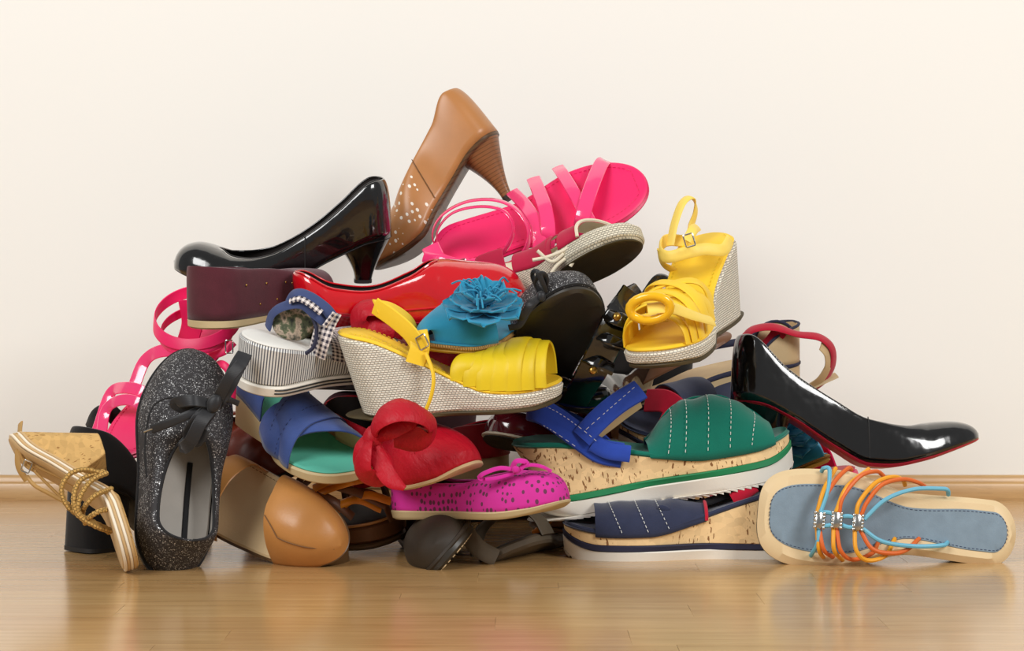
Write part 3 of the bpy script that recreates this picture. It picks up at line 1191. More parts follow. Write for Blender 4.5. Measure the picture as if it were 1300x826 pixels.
# --- yellow wedge sandals (a pair)
def yellow_wedge(S, la, zf, rope='rope_hi'):
    body = lambda t: zf(t) - .004
    S.add('wedge_sole', slab(la, body, lambda t: .004 + .004 * max(0, (t - .85) / .15), .002, .0005, xb=(.020, la.L - .002), e=.003, n=56), rope)
    S.add('outsole', slab(la, lambda t: .0045 + .004 * max(0, (t - .85) / .15), lambda t: 0.0 + .004 * max(0, (t - .85) / .15), -.001, xb=(.021, la.L - .003), e=.001), 'olive_sole')
    S.add('insole', slab(la, zf, lambda t: zf(t) - .0045, .0, e=.002), 'yellow')
    S.add('stitching', stitch_bm([Vector((t * la.L * .95 + .006, la.cy(t) + s * la.hw(t, -.006), zf(t) + .0002)) for s, r in ((1, ts(26, .03, .6)), (-1, ts(26, .6, .03))) for t in r], .003, .002, .0004), 'yellow_dark')


S = Shoe('wedge_sandal', 'yellow wedge sandal with jute sole lying sideways under the turquoise flower shoe', 'sandal',
         (.020, 0, 0), (462, 530, .155), (.225, 0, 0), (716, 510, .17), (-.02, -.13, 1))
la = Last(.225, .032, .029, .043, .040, p=2.2, bend=.004)
zf = crv([(0, .092), (.12, .086), (.3, .066), (.5, .040), (.65, .026), (.8, .023), (1, .026)])
yellow_wedge(S, la, zf)
sh = crv([(0, .03), (.55, .026), (.75, .038), (.9, .034), (1, .03)])
for i in range(7):
    S.arch('toe_strap', la, zf, .74 + .034 * i, .53 + .056 * i, .030 + .0035 * min(i, 4) - .003 * max(0, i - 4), .021, 'yellow_dark', th=.0028, grow=-.003 + .0004 * i, sink=.0005)
S.strap('ankle_strap', [S.W(x, y, Y) for x, y, Y in ((476, 388, .135), (500, 405, .120), (522, 425, .112), (534, 448, .112))], .018, 'yellow', nw=(-.4, -.8, -.1))
S.strap('ankle_strap', [S.W(x, y, Y) for x, y, Y in ((476, 388, .135), (500, 393, .15), (524, 412, .17), (528, 436, .19))], .018, 'yellow', nw=(.3, -.6, .6))
S.strap('side_strap', [S.W(x, y, Y) for x, y, Y in ((530, 420, .116), (533, 440, .111), (527, 462, .111))], .020, 'yellow', nw=(0, -1, .1))
S.strap('strap_end', [S.W(x, y, Y) for x, y, Y in ((541, 448, .108), (550, 475, .106), (548, 500, .106), (538, 527, .108))], .0055, 'yellow', th=.002, nw=(.75, -.6, 0))
S.buckle(S.W(536, 434, .106), S.D((.8, -.4, .5)), S.D((-.4, -.2, .9)), .011, .013)

S = Shoe('wedge_sandal', 'yellow wedge sandal with amber ring buckle and upright ankle strap, perched above the nude wedge', 'sandal',
         (.020, 0, 0), (914, 404, .30), (.225, 0, 0), (824, 474, .115), (-.22, -.27, .95))
la = Last(.225, .032, .029, .043, .041, p=2.4, bend=.004)
yellow_wedge(S, la, zf)
for tl, tr, hh, w in ((.54, .72, .044, .016), (.62, .78, .042, .016), (.70, .84, .038, .016), (.72, .56, .046, .016), (.80, .62, .043, .015), (.86, .70, .039, .014), (.90, .88, .030, .013)):
    S.arch('toe_strap', la, zf, tl, tr, hh, w, 'yellow', grow=-.002, sink=.001)
S.add('ring_buckle', tube_bm([S.W(825, 391, .088) + S.D((1, -.2, .1)) * (.020 * math.cos(a)) + S.D((-.1, -.35, 1)) * (.0125 * math.sin(a)) for a in [2 * math.pi * k / 20 for k in range(21)]], .0048, 10, 1, True), 'amber', label='translucent amber ring')
S.strap('buckle_strap', [S.W(x, y, Y) for x, y, Y in ((822, 392, .088), (850, 390, .088), (880, 400, .105), (905, 408, .135))], .013, 'yellow_pale', nw=(0, -.8, .5))
S.strap('ankle_strap', [S.W(x, y, Y) for x, y, Y in ((927, 304, .245), (918, 317, .225), (895, 316, .215), (874, 320, .21), (848, 326, .215), (838, 318, .235), (846, 305, .27), (870, 306, .29))], .013, 'yellow_pale', nl=[S.D(v) for v in ((.5, -.8, .1), (.4, -.9, .2), (0, -1, .2), (0, -1, .1), (-.5, -.8, 0), (-1, 0, 0), (-.4, .9, 0), (.1, .9, 0))])
S.strap('ankle_strap', [S.W(x, y, Y) for x, y, Y in ((851, 312, .245), (856, 285, .25), (866, 258, .255), (878, 251, .262), (883, 268, .27), (876, 290, .265), (872, 308, .235))], .0125, 'yellow_pale', nl=[S.D(v) for v in ((-.8, -.6, .1), (-.8, -.6, .1), (-.5, -.5, .7), (.1, -.3, 1), (.9, -.4, .2), (.9, -.5, -.1), (.8, -.6, -.1))])
S.strap('strap_end', [S.W(x, y, Y) for x, y, Y in ((872, 306, .225), (880, 292, .23), (885, 288, .25))], .011, 'yellow_pale')
S.strap('ankle_strap', [S.W(x, y, Y) for x, y, Y in ((838, 318, .235), (842, 334, .25), (856, 344, .26))], .010, 'yellow_pale', nw=(-.6, -.6, 0))
S.buckle(S.W(875, 305, .20), S.D((1, 0, .3)), S.D((-.3, 0, 1)), .010, .013)


# --- turquoise flower flats (a pair)
def flower(S, c, n, R, mat='turquoise', seed=1, inner=26):
    u = n.orthogonal().normalized()
    v = n.cross(u)
    rnd = random.Random(seed)
    for ring, (k, ln, wd, lift, curl) in enumerate(((7, 1.0, .42, .10, .06), (6, .8, .36, .28, .05), (6, .58, .28, .45, .02))):
        for i in range(k):
            a = 2 * math.pi * (i + .5 * ring) / k + rnd.uniform(-.12, .12)
            d = u * math.cos(a) + v * math.sin(a)
            S.add('petal', petal_bm(c + n * (.003 * ring), d, n, R * ln, R * wd, R * lift, R * curl, seed=seed * 50 + ring * 10 + i), mat, solid=.0012)
    for i in range(inner):
        a = rnd.uniform(0, 6.28)
        r = rnd.uniform(.05, .36) * R
        d = u * math.cos(a) + v * math.sin(a)
        e = u * math.cos(a + 1.2) + v * math.sin(a + 1.2)
        p = c + d * r * .5 + n * .004
        S.add('stamen', tube_bm([p, p + d * r * .5 + n * (R * .38), p + d * r * 1.3 + n * (R * rnd.uniform(.42, .6)) + e * (R * .08), p + d * r * 1.9 + n * (R * rnd.uniform(.3, .5)) + e * (R * .16)], .0011, 5, 4), mat)


def flower_flat(S, la, seed):
    zf = crv([(0, .016), (.4, .012), (.8, .010), (1, .016)])
    S.add('sole', slab(la, lambda t: zf(t) - .004, lambda t: max(0, (t - .8) / .2) * .006, .0005, e=.003), 'mustard_sole')
    S.add('jute_welt', slab(la, lambda t: zf(t), lambda t: zf(t) - .005, .002, e=.0018), 'jute_edge')
    S.add('insole', slab(la, lambda t: zf(t) + .002, lambda t: zf(t) - .001, -.001), 'turq_insole')
    h = crv([(0, .048), (.2, .044), (.45, .03), (.62, .052), (.75, .046), (.9, .034), (1, .016)])
    S.add('toe_cap', shell(la, lambda t: zf(t) - .001, h, const(0), t0=.72, t1=1.0, skew=-.04), 'turquoise', solid=.002, lining='dark_lining')
    S.add('heel_cup', shell(la, lambda t: zf(t) - .001, crv([(0, .018), (.2, .010)]), lambda t: la.hw(t) * .95, t0=0, t1=.2), 'turquoise', solid=.002, lining='turquoise')
    return zf, h


S = Shoe('flower_flat', 'turquoise suede flat with a big fabric flower resting inside the lying yellow wedge sandal', 'shoe',
         (.0, 0, 0), (698, 408, .295), (.225, 0, 0), (542, 452, .135), (-.08, -.30, .95))
la = Last(.225, .031, .028, .042, .040, p=2.2, tT=.70, bend=.004)
zf, h = flower_flat(S, la, 1)
flower(S, S.W(613, 394, .125), S.D((.02, -.42, .9)), .047, seed=3)

S = Shoe('flower_flat', 'turquoise suede flat with a fabric flower half hidden behind the heel of the black pump', 'shoe',
         (.0, 0, 0), (905, 618, .42), (.225, 0, 0), (1042, 592, .24), (-.05, -.30, .95))
flower_flat(S, la, 2)
flower(S, S.W(996, 552, .235), S.D((.1, -.6, .8)), .040, seed=5, inner=12)


# --- black glitter lace-up flats (a pair)
def lace_up(S, la):
    zf = crv([(0, .014), (.4, .010), (.75, .008), (1, .012)])
    h = crv([(0, .060), (.1, .055), (.3, .046), (.48, .050), (.58, .060), (.7, .052), (.85, .044), (.94, .038), (1, .03)])
    h = toe_round(h, .82)
    g = lambda t: .76 * la.hw(t) * max(0, 1 - (t / .585) ** 4) ** .7 if t < .585 else 0.0
    S.add('upper', shell(la, lambda t: zf(t) - .004, h, g, n=64, m=14, p=.62, lean=heel_lean(.5, .2)), 'glitter', solid=.0022, lining='grey_lining')
    S.add('sole', slab(la, lambda t: zf(t) - .003, lambda t: 0.0, .0015, e=.003), 'worn_sole')
    S.add('welt', slab(la, lambda t: zf(t) - .0005, lambda t: zf(t) - .004, .0028, e=.0012), 'black_fabric')
    S.add('insole', slab(la, lambda t: zf(t) + .004, lambda t: zf(t) - .001, -.003), 'grey_lining')
    S.add('opening_trim', tube_bm([Vector((t * la.L + heel_lean(.5, .2)(t) * h(t), la.cy(t) + g(t) * s, zf(t) - .004 + h(t))) for s, r in ((1, ts(34, .004, .58)), (-1, ts(34, .58, .004))) for t in r], .0016, 6, 1), 'black_fabric')
    return zf, h, g


S = Shoe('glitter_lace_up', 'black glitter lace-up flat propped on its heel with grey lining showing, laces tied', 'shoe',
         (0, 0, .0), (212, 738, .052), (.25, 0, .0), (236, 447, .14), (.42, -.84, .36))
la = Last(.25, .039, .040, .0495, .046, p=2.0, tH=.24, tT=.66, bend=-.004)
zf, h, g = lace_up(S, la)
S.strap('dark_strip', [Vector((t * la.L, la.cy(t) - .010, zf(t) + .005)) for t in (.06, .2, .35, .5)], .006, 'black_fabric', .001, nl=[Vector((0, 0, 1))] * 4)  # dark strip laid lengthwise on the insole
fac = [(186, 606), (184, 565), (190, 525), (204, 508), (232, 504), (256, 512)]
S.tube('facing_seam', [S.P(x, y, .048 + .004 * i) for i, (x, y) in enumerate(fac)], .0011, 'black_fabric')
def rib(S, pts, w, mat='black_ribbon', nw=(0, -1, .1), name='lace', tw=0):
    S.strap(name, [S.W(x, y, Y) for x, y, Y in pts], w, mat, .0012, nl=[S.D((nw[0] + tw * math.sin(i * 1.4), nw[1], nw[2] + tw * math.cos(i * 1.1))) for i in range(len(pts))])
yk = .022
rib(S, [(274, 512, yk), (288, 492, .015), (300, 468, .02), (311, 448, .03)], .0165, tw=.35)
rib(S, [(274, 512, yk), (282, 496, .012), (292, 478, .01), (306, 462, .018)], .012, tw=.5)
rib(S, [(270, 515, yk), (240, 526, .012), (212, 538, .015), (192, 545, .025)], .009, tw=.3)
S.tube('lace_tip', [S.W(194, 544, .024), S.W(183, 548, .027)], .0012, 'steel')
rib(S, [(268, 512, yk), (245, 508, .008), (222, 512, .018), (245, 522, .02), (268, 514, yk)], .012, tw=.5)
rib(S, [(270, 516, yk), (255, 535, .006), (242, 560, .006), (232, 568, .02), (248, 548, .02), (268, 520, yk)], .014, tw=.5)
rib(S, [(266, 516, yk), (250, 530, .008), (238, 552, .014), (250, 562, .014), (262, 545, .01)], .010, tw=.6)
S.add('lace_knot', blob_bm(S.W(272, 512, .016), S.D((1, 0, .3)) * .008, S.D((0, -1, 0)) * .006, S.D((0, 0, 1)) * .009), 'black_ribbon')
rib(S, [(262, 510, .03), (285, 506, .022), (303, 512, .03)], .006)

S = Shoe('glitter_lace_up', 'black glitter flat with its worn black sole facing out, beside the turquoise flower', 'shoe',
         (0, 0, .0), (670, 522, .28), (.25, 0, .0), (742, 370, .085), (-.32, .85, .6))
zf, h, g = lace_up(S, la)
rib(S, [(690, 372, .10), (680, 350, .09), (686, 345, .08), (694, 362, .085), (698, 375, .095)], .006, tw=.4)
rib(S, [(694, 374, .10), (684, 360, .09), (690, 348, .08), (697, 352, .085), (695, 372, .095)], .007, tw=.6)
rib(S, [(690, 376, .10), (676, 392, .085), (664, 412, .085), (650, 416, .09)], .007, tw=.3)
rib(S, [(690, 376, .10), (678, 386, .08), (668, 400, .08), (660, 404, .085)], .009, tw=.6)
S.add('lace_knot', blob_bm(S.W(691, 376, .092), S.D((1, 0, 0)) * .005, S.D((0, 1, 0)) * .005, S.D((0, 0, 1)) * .006), 'black_ribbon')

# --- black patent shoe with studded straps
S = Shoe('studded_patent_shoe', 'black patent shoe with wide strap and two brass studs beside the lower yellow toe straps', 'shoe',
         (0, 0, .0), (800, 500, .41), (.23, 0, .0), (722, 522, .205), (.10, -.45, .9))
la = Last(.23, .031, .028, .041, .038, p=2.2, bend=-.004)
zf = crv([(0, .022), (.35, .016), (.7, .008), (1, .012)])
h = crv([(0, .056), (.2, .048), (.45, .034), (.62, .040), (.75, .042), (.9, .03), (1, .012)])
g = lambda t: .85 * la.hw(t) * max(0, 1 - (t / .70) ** 6) ** .6 if t < .70 else 0.0
S.add('upper', shell(la, lambda t: zf(t) - .003, h, g), 'black_patent', solid=.002, lining='dark_lining')
S.add('sole', slab(la, lambda t: zf(t) - .002, lambda t: 0.0, .0015, e=.003), 'black_rubber')
S.add('insole', slab(la, lambda t: zf(t) + .002, lambda t: zf(t) - .002, -.003), 'dark_lining')
S.strap('ankle_strap', [S.W(x, y, Y) for x, y, Y in ((728, 512, .165), (748, 478, .135), (765, 446, .125), (784, 408, .13), (806, 374, .16))], .036, 'black_patent', .003, nw=(.35, -.85, .3))
S.strap('cross_band', [S.W(x, y, Y) for x, y, Y in ((742, 452, .128), (760, 460, .119), (778, 468, .128))], .017, 'black_patent', .003, nw=(.3, -.9, .3))
S.strap('cross_band', [S.W(x, y, Y) for x, y, Y in ((757, 424, .126), (775, 431, .116), (793, 438, .126))], .014, 'black_patent', .003, nw=(.3, -.9, .3))
S.strap('strap_loop', [S.W(x, y, Y) for x, y, Y in ((768, 398, .130), (786, 405, .120), (804, 412, .130))], .018, 'black_patent', .003, nw=(.3, -.9, .3))
S.strap('strap_end', [S.W(x, y, Y) for x, y, Y in ((780, 398, .15), (795, 380, .155), (812, 370, .18))], .024, 'black_patent', .003, nw=(.5, -.7, .4))
S.strap('ankle_strap', [S.W(x, y, Y) for x, y, Y in ((806, 404, .19), (822, 376, .19), (838, 356, .20), (852, 362, .21), (852, 384, .22))], .017, 'black_patent', .003, nw=(.5, -.7, .4))
for x, y, Y in ((783, 402, .118), (753, 470, .115)):
    S.add('stud', dome_bm(S.W(x, y, Y), S.D((.2, -.95, .2)), .0052), 'brass')
S.tube('edge_binding', [S.W(x, y, Y) for x, y, Y in ((684, 502, .165), (690, 490, .16), (712, 478, .158), (735, 488, .158), (770, 492, .165))], .0011, 'black_patent')
S.add('vamp', blob_bm(S.W(735, 500, .195), S.D((1, 0, -.1)) * .040, S.D((0, -1, .2)) * .022, S.D((.1, .1, 1)) * .017), 'black_patent')


# --- cork platform wedges with toothed white soles
def cork_wedge(S, la, zf, stripe, insole):
    L = la.L
    saw = lambda t: .0022 * (1 - ((t * L) % .0075) / .0075) if .04 < t < .985 else 0.0
    spring = lambda t: .010 * max(0, (t - .86) / .14) ** 2
    S.add('outsole', slab(la, lambda t: .0185 + spring(t), lambda t: .0035 + spring(t), .002, .001, xb=(.0255, L), e=.001), 'white_rubber')
    S.add('tread', slab(la, lambda t: .004 + spring(t), lambda t: saw(t) * 1.3 + spring(t), .001, .0005, xb=(.026, L - .001), n=420, e=.0004, uniform=True), 'white_rubber')
    S.add('stripe', slab(la, lambda t: .0245 + spring(t), lambda t: .018 + spring(t), .0025, .0025, xb=(.0235, L + .001), e=.001), stripe)
    S.add('cork_wedge', slab(la, lambda t: zf(t) - .005, lambda t: .024 + spring(t), .001, .0015, xb=(.022, L), e=.001, n=60), 'cork')
    S.add('insole', slab(la, zf, lambda t: zf(t) - .0055, .0025, e=.002, dish=.003), insole)


def pleats(S, la, zf, h, tts, side, mat='thread', parent=None):
    for t in tts:
        S.add('stitching', stitch_bm([onshell(la, zf, h, t + .05 * math.sin(a), a, side, grow=.003, off=.0012) for a in (.12, .5, .9, 1.3, 1.55)], .0022, .0018, .00035), mat)


S = Shoe('cork_wedge_sandal', 'green suede and cork wedge sandal with blue ankle strap stacked on the navy cork wedge', 'sandal',
         (.026, 0, 0), (704, 658, .18), (.262, 0, .010), (1006, 588, .18), (0, -.03, 1))
la = Last(.262, .034, .031, .045, .043, p=2.4, tT=.72, bend=-.004)
zfg = crv([(0, .082), (.12, .078), (.3, .066), (.5, .050), (.68, .041), (.85, .040), (1, .046)])
cork_wedge(S, la, zfg, 'green_rubber', 'green_suede')
hv = crv([(.4, .008), (.48, .014), (.56, .038), (.65, .055), (.74, .056), (.84, .044), (.90, .028), (.93, .018)])
S.add('vamp', shell(la, lambda t: zfg(t) - .006, hv, const(0), t0=.48, t1=.93, grow=.003, n=60, skew=.0, wob=.0009), 'green_suede', solid=.002, lining='blue_suede')
pleats(S, la, lambda t: zfg(t) - .006, hv, (.54, .60, .68, .76, .84), -1)
S.strap('ankle_strap', [S.W(x, y, Y) for x, y, Y in ((790, 578, .142), (762, 572, .136), (738, 556, .136), (708, 534, .138), (682, 519, .148), (672, 518, .165), (690, 524, .195), (740, 548, .220), (768, 572, .220))], .024, 'blue_suede', .0026,
        nl=[S.D(v) for v in ((0, -1, .1), (0, -1, .1), (0, -1, .2), (0, -1, .2), (-.5, -.8, .2), (-1, 0, .2), (-.2, 1, 0), (0, 1, 0), (0, 1, 0))])
S.strap('ankle_strap', [S.W(x, y, Y) for x, y, Y in ((738, 556, .130), (758, 534, .132), (784, 512, .145), (813, 494, .165))], .0215, 'blue_suede', .0022, nw=(-.1, -.95, .25))
S.strap('strap_lining', [S.W(x, y, Y) for x, y, Y in ((752, 552, .142), (784, 528, .152), (812, 508, .170))], .016, 'beige_lining', .001, nw=(.1, -.9, -.3))
S.strap('strap_base', [S.W(x, y, Y) for x, y, Y in ((752, 562, .131), (772, 572, .131), (800, 576, .134))], .016, 'blue_suede', .0025)
bmx = new_bm()
for pts in ([(674, 508), (706, 522), (738, 544), (760, 562)], [(674, 531), (702, 547), (730, 566)], [(744, 545), (770, 522), (808, 489)]):
    stitch_bm([S.W(x, y, .1265 + (.03 if x < 690 or x > 790 else 0)) for x, y in pts], .002, .002, .0003, bm=bmx)
S.add('stitching', bmx, 'thread')

S = Shoe('cork_wedge_sandal', 'navy suede and cork wedge sandal with toothed white sole standing on the floor, red edging', 'sandal',
         (.026, 0, 0), (1010, 713, .15), (.262, 0, .008), (716, 702, .15), (0, -.04, 1))
la = Last(.262, .034, .031, .045, .043, p=2.4, tT=.72, bend=.004)
zfn = crv([(0, .088), (.12, .084), (.3, .070), (.5, .052), (.68, .041), (.85, .040), (1, .044)])
cork_wedge(S, la, zfn, 'navy_trim', 'navy_suede')
hv2 = crv([(.4, .02), (.46, .016), (.58, .028), (.72, .031), (.86, .029), (.95, .026)])
S.add('vamp', shell(la, lambda t: zfn(t) - .008, hv2, const(0), t0=.46, t1=.88, grow=.003, n=60, wob=.0005), 'navy_suede', solid=.002, lining='red_suede')
S.add('vamp_edging', tube_bm([onshell(la, lambda t: zfn(t) - .008, hv2, .46, math.pi / 2 * a, s, grow=.003) for s, r in ((1, (0, .25, .5, .75, .95)), (-1, (.95, .75, .5, .25, 0))) for a in r], .0018, 6), 'red_suede')
pleats(S, la, lambda t: zfn(t) - .008, hv2, (.60, .68, .78), 1)
S.add('vamp_tab', blob_bm(onshell(la, lambda t: zfn(t) - .008, hv2, .62, .9, 1, grow=.003), Vector((.006, 0, .002)), Vector((0, .002, 0)), Vector((-.001, 0, .003))), 'navy_suede')
S.strap('ankle_strap', [S.W(x, y, Y) for x, y, Y in ((930, 634, .128), (944, 626, .126), (958, 616, .13))], .014, 'red_suede')
S.strap('ankle_strap', [S.W(x, y, Y) for x, y, Y in ((866, 646, .138), (900, 636, .135), (940, 622, .14), (985, 614, .15))], .008, 'black_fabric')  # black strip standing in for the shaded gap between the stacked wedges

S = Shoe('cork_wedge_sandal', 'navy insole cork wedge sandal with twisted red vamp lying behind the green suede vamp', 'sandal',
         (.026, 0, 0), (958, 548, .32), (.255, 0, 0), (790, 580, .195), (-.10, -.42, .9))
la = Last(.255, .034, .031, .044, .042, p=2.3, tT=.72, bend=.004)
cork_wedge(S, la, zfn, 'navy_trim', 'navy_suede')
S.add('vamp', shell(la, lambda t: zfn(t) - .006, crv([(.4, .03), (.6, .05), (.8, .052), (.9, .048)]), const(0), t0=.50, t1=.74, grow=.003, skew=.03), 'navy_suede', solid=.002, lining='red_suede')
S.strap('vamp_fold', [S.W(x, y, Y) for x, y, Y in ((820, 508, .185), (846, 510, .17), (868, 530, .17), (884, 560, .18))], .030, 'red_suede', .003, nw=(-.4, -.8, .3))
S.strap('vamp_fold', [S.W(x, y, Y) for x, y, Y in ((862, 505, .185), (848, 535, .165), (836, 560, .16), (828, 580, .165))], .022, 'red_suede', .003, nw=(.2, -.9, .2))

# --- nude wedge with navy piping and red ankle strap
S = Shoe('nude_wedge_sandal', 'nude wedge sandal with navy piping and red ankle strap behind the black red-soled pump', 'sandal',
         (.0, 0, 0), (1012, 540, .29), (.235, 0, 0), (772, 555, .235), (0, -.10, 1))
la = Last(.235, .033, .030, .043, .040, p=2.2, bend=-.004)
zf = crv([(0, .082), (.12, .080), (.3, .078), (.5, .070), (.7, .050), (1, .036)])
S.add('wedge_sole', slab(la, lambda t: zf(t) - .004, lambda t: 0.0, .001, e=.002), 'nude')
S.add('insole', slab(la, zf, lambda t: zf(t) - .006, .0025, e=.002), 'navy_trim')
S.add('insole_pad', slab(la, lambda t: zf(t) + .0015, lambda t: zf(t) - .002, -.002), 'beige_lining')
hc = crv([(0, .045), (.1, .042), (.2, .028), (.26, .006)])
S.add('heel_cup', shell(la, lambda t: zf(t) - .002, hc, lambda t: la.hw(t) * .96, t0=0, t1=.26), 'nude', solid=.003, lining='beige_lining')
S.add('piping', tube_bm([Vector((t * la.L, la.cy(t) + s * la.hw(t) * .97, zf(t) - .002 + hc(t))) for s, r in ((1, ts(20, .26, .004)), (-1, ts(20, .004, .26))) for t in r], .0018, 6, 1), 'navy_trim')
S.add('heel_lining', blob_bm(S.W(985, 436, .262), S.D((1, .2, .2)) * .026, S.D((0, 1, 0)) * .004, S.D((-.2, 0, 1)) * .026), 'beige_lining')
S.add('heel_piping', tube_bm([S.W(985, 436, .259) + S.D((1, .2, .2)) * (.0265 * math.cos(a)) + S.D((-.2, 0, 1)) * (.0265 * math.sin(a)) for a in [2 * math.pi * k / 24 for k in range(25)]], .0018, 6, 1, True), 'navy_trim')
S.strap('ankle_strap', [S.W(x, y, Y) for x, y, Y in ((944, 430, .245), (956, 418, .238), (982, 415, .232), (1012, 424, .232), (1040, 428, .236), (1056, 442, .245), (1057, 462, .255), (1046, 482, .262), (1030, 494, .268))], .016, 'red_suede', .0022,
        nl=[S.D(v) for v in ((-.8, -.5, .4), (-.5, -.4, .8), (0, -.5, .85), (.1, -.4, .9), (.3, -.5, .8), (.7, -.6, .4), (.75, -.6, .1), (.7, -.6, -.3), (.6, -.6, -.4))])
S.strap('strap_lining', [S.W(x, y, Y) for x, y, Y in ((1042, 438, .232), (1050, 448, .238), (1051, 464, .246), (1042, 481, .254), (1028, 492, .26))], .015, 'beige_lining', .0015,
        nl=[S.D(v) for v in ((.3, -.7, .5), (.6, -.7, .3), (.7, -.7, .1), (.6, -.7, -.3), (.5, -.7, -.4))])
S.strap('side_strap', [S.W(x, y, Y) for x, y, Y in ((990, 420, .236), (980, 434, .242), (966, 446, .25))], .018, 'red_suede', .002, nw=(.2, -.9, .3))
S.strap('strap_end', [S.W(x, y, Y) for x, y, Y in ((1026, 492, .262), (1044, 484, .262), (1062, 476, .268))], .010, 'nude', .002, nw=(-.3, -.7, .6))
S.strap('side_strap', [S.W(x, y, Y) for x, y, Y in ((836, 470, .20), (868, 452, .195), (904, 440, .20), (936, 434, .22))], .0085, 'navy_trim', .003)
S.strap('vamp_strap', [S.W(x, y, Y) for x, y, Y in ((812, 478, .205), (850, 458, .198), (890, 440, .20), (910, 428, .21))], .030, 'brown_leather', .003, nw=(-.2, -.6, .7))
S.strap('vamp_strap', [S.W(x, y, Y) for x, y, Y in ((884, 448, .196), (904, 438, .196), (922, 428, .21), (918, 424, .23))], .012, 'brown_leather', .003, nw=(-.2, -.8, .5))

# --- black pump with red sole at the right
S = Shoe('patent_pump', 'black patent pump with red sole, its heel behind the green suede vamp', 'shoe',
         (0, 0, .076), (928, 507, .165), (.27, 0, .036), (1243, 552, .15), (0, .12, 1))
la = Last(.27, .031, .027, .041, .036, p=1.9, tT=.74, bend=.006)
zf = crv([(0, .076), (.1, .073), (.24, .056), (.417, .024), (.545, .006), (.62, .005), (.75, .011), (.9, .024), (1, .034)])
zf, h, g, up = pump(S, la, zf, crv([(0, .148), (.03, .148), (.226, .108), (.417, .074), (.545, .054), (.70, .047), (.78, .051), (.86, .053), (.93, .056), (1, .060)]), sole='sole_red',
                    throat=.775, hb=(.048, .0095, .010), hk=1.3, tip_z=.012, tip_h=.005, sole_th=.0045, ht=(.032, .032, .028), lean=.14, tr=.82)
S.add('stitching', stitch_bm([Vector((t * la.L + heel_lean(.14)(t) * h(t), la.cy(t) - g(t) - .0022, zf(t) + h(t) - .0035)) for t in ts(40, .12, .76)], .0018, .0016, .0003), 'thread')
S.add('seam', tube_bm([onshell(la, lambda t: zf(t), h, .54, a, -1, g=g) for a in (.05, .5, 1.0, 1.5)], .0006, 5), 'black_rubber')

# --- flat cord sandal leaning on its edge
S = Shoe('cord_sandal', 'cream flat sandal with denim blue insole and coloured leather cords, leaning on its edge', 'sandal',
         (0, 0, 0), (1292, 679, .088), (.262, 0, 0), (964, 642, .080), (.02, -.97, .22))
la = Last(.262, .033, .031, .050, .049, p=3.2, tH=.10, tT=.74, bend=.006)
S.add('footbed', slab(la, lambda t: 0.0, lambda t: -.013, .0, e=.006, n=110), 'cream_leather')
ins = Last(.262, .036, .031, .050, .049, p=3.2, tH=.06, tT=.74, bend=.006)
S.add('insole', slab(ins, lambda t: .0010, lambda t: -.002, -.0155, e=.0006), 'denim')
S.add('stitching', stitch_bm([Vector((.0105 + t * (la.L - .021), ins.cy(t) + s * ins.hw(t, -.0175), .0012)) for s, r in ((1, ts(50, 0, 1)), (-1, ts(50, 1, 0))) for t in r], .0022, .0016, .0003), 'navy_thread')
S.add('sole', slab(la, lambda t: -.0125, lambda t: -.016, -.001), 'black_rubber')
S.add('heel', heel_bm(la, lambda t: -.015, (.045, .040, .030), (.046, .038, .028), 1, 3, zbot=-.030), 'black_rubber')
C3 = dict(b='cord_blue', o='cord_orange', y='cord_yellow')
cords = [
    ('b', [(1043, 598, 0), (1046, 594, .006), (1053, 596, .010), (1051, 621, .022), (1040, 655, .024)]), ('b', [(1040, 664, .024), (1038, 689, .022), (1031, 702, .008), (1029, 706, -.006)]),
    ('y', [(1061, 594, 0), (1046, 621, .022), (1037, 652, .022)]), ('y', [(1037, 668, .022), (1040, 698, .020), (1047, 709, -.008)]),
    ('o', [(1081, 596, 0), (1077, 594, .006), (1062, 608, .018), (1046, 634, .022), (1040, 655, .023)]), ('o', [(1040, 670, .023), (1046, 698, .022), (1060, 708, -.006)]),
    ('y', [(1103, 595, 0), (1075, 618, .022), (1061, 650, .024)]), ('y', [(1058, 670, .024), (1059, 698, .024), (1071, 712, -.004)]),
    ('o', [(1122, 604, 0), (1112, 598, .008), (1091, 605, .020), (1070, 631, .025), (1065, 653, .024)]), ('o', [(1062, 670, .024), (1067, 698, .024), (1082, 710, .014), (1107, 702, .012), (1115, 688, 0)]),
    ('y', [(1149, 616, 0), (1146, 609, .006), (1133, 605, .014), (1111, 613, .022), (1091, 637, .026), (1087, 655, .024)]), ('y', [(1085, 670, .024), (1087, 698, .026), (1101, 711, .020), (1124, 705, .014), (1136, 683, 0)]),
    ('o', [(1174, 617, 0), (1165, 612, .008), (1146, 608, .014), (1120, 615, .022), (1101, 637, .026), (1093, 655, .024)]), ('o', [(1091, 670, .024), (1107, 696, .024), (1133, 702, .018), (1152, 697, .010), (1167, 683, 0)]),
    ('b', [(1204, 628, 0), (1203, 622, .007), (1194, 620, .010), (1159, 621, .018), (1124, 634, .026), (1097, 659, .026)]), ('b', [(1094, 670, .026), (1120, 687, .024), (1159, 693, .014), (1196, 692, .008), (1203, 688, 0)]),
    ('b', [(1036, 653, .024), (1050, 650, .027), (1064, 655, .024)]), ('b', [(1036, 664, .024), (1050, 667, .027), (1064, 662, .024)]),
    ('b', [(1064, 656, .024), (1078, 655, .027), (1092, 660, .024)]), ('b', [(1064, 664, .024), (1078, 669, .027), (1092, 666, .024)]),
]
for k, pts in cords:
    S.tube('cord', [S.P(*p) for p in pts], .0022, C3[k], label={'b': 'light blue leather cord', 'o': 'orange leather cord', 'y': 'amber leather cord'}[k])
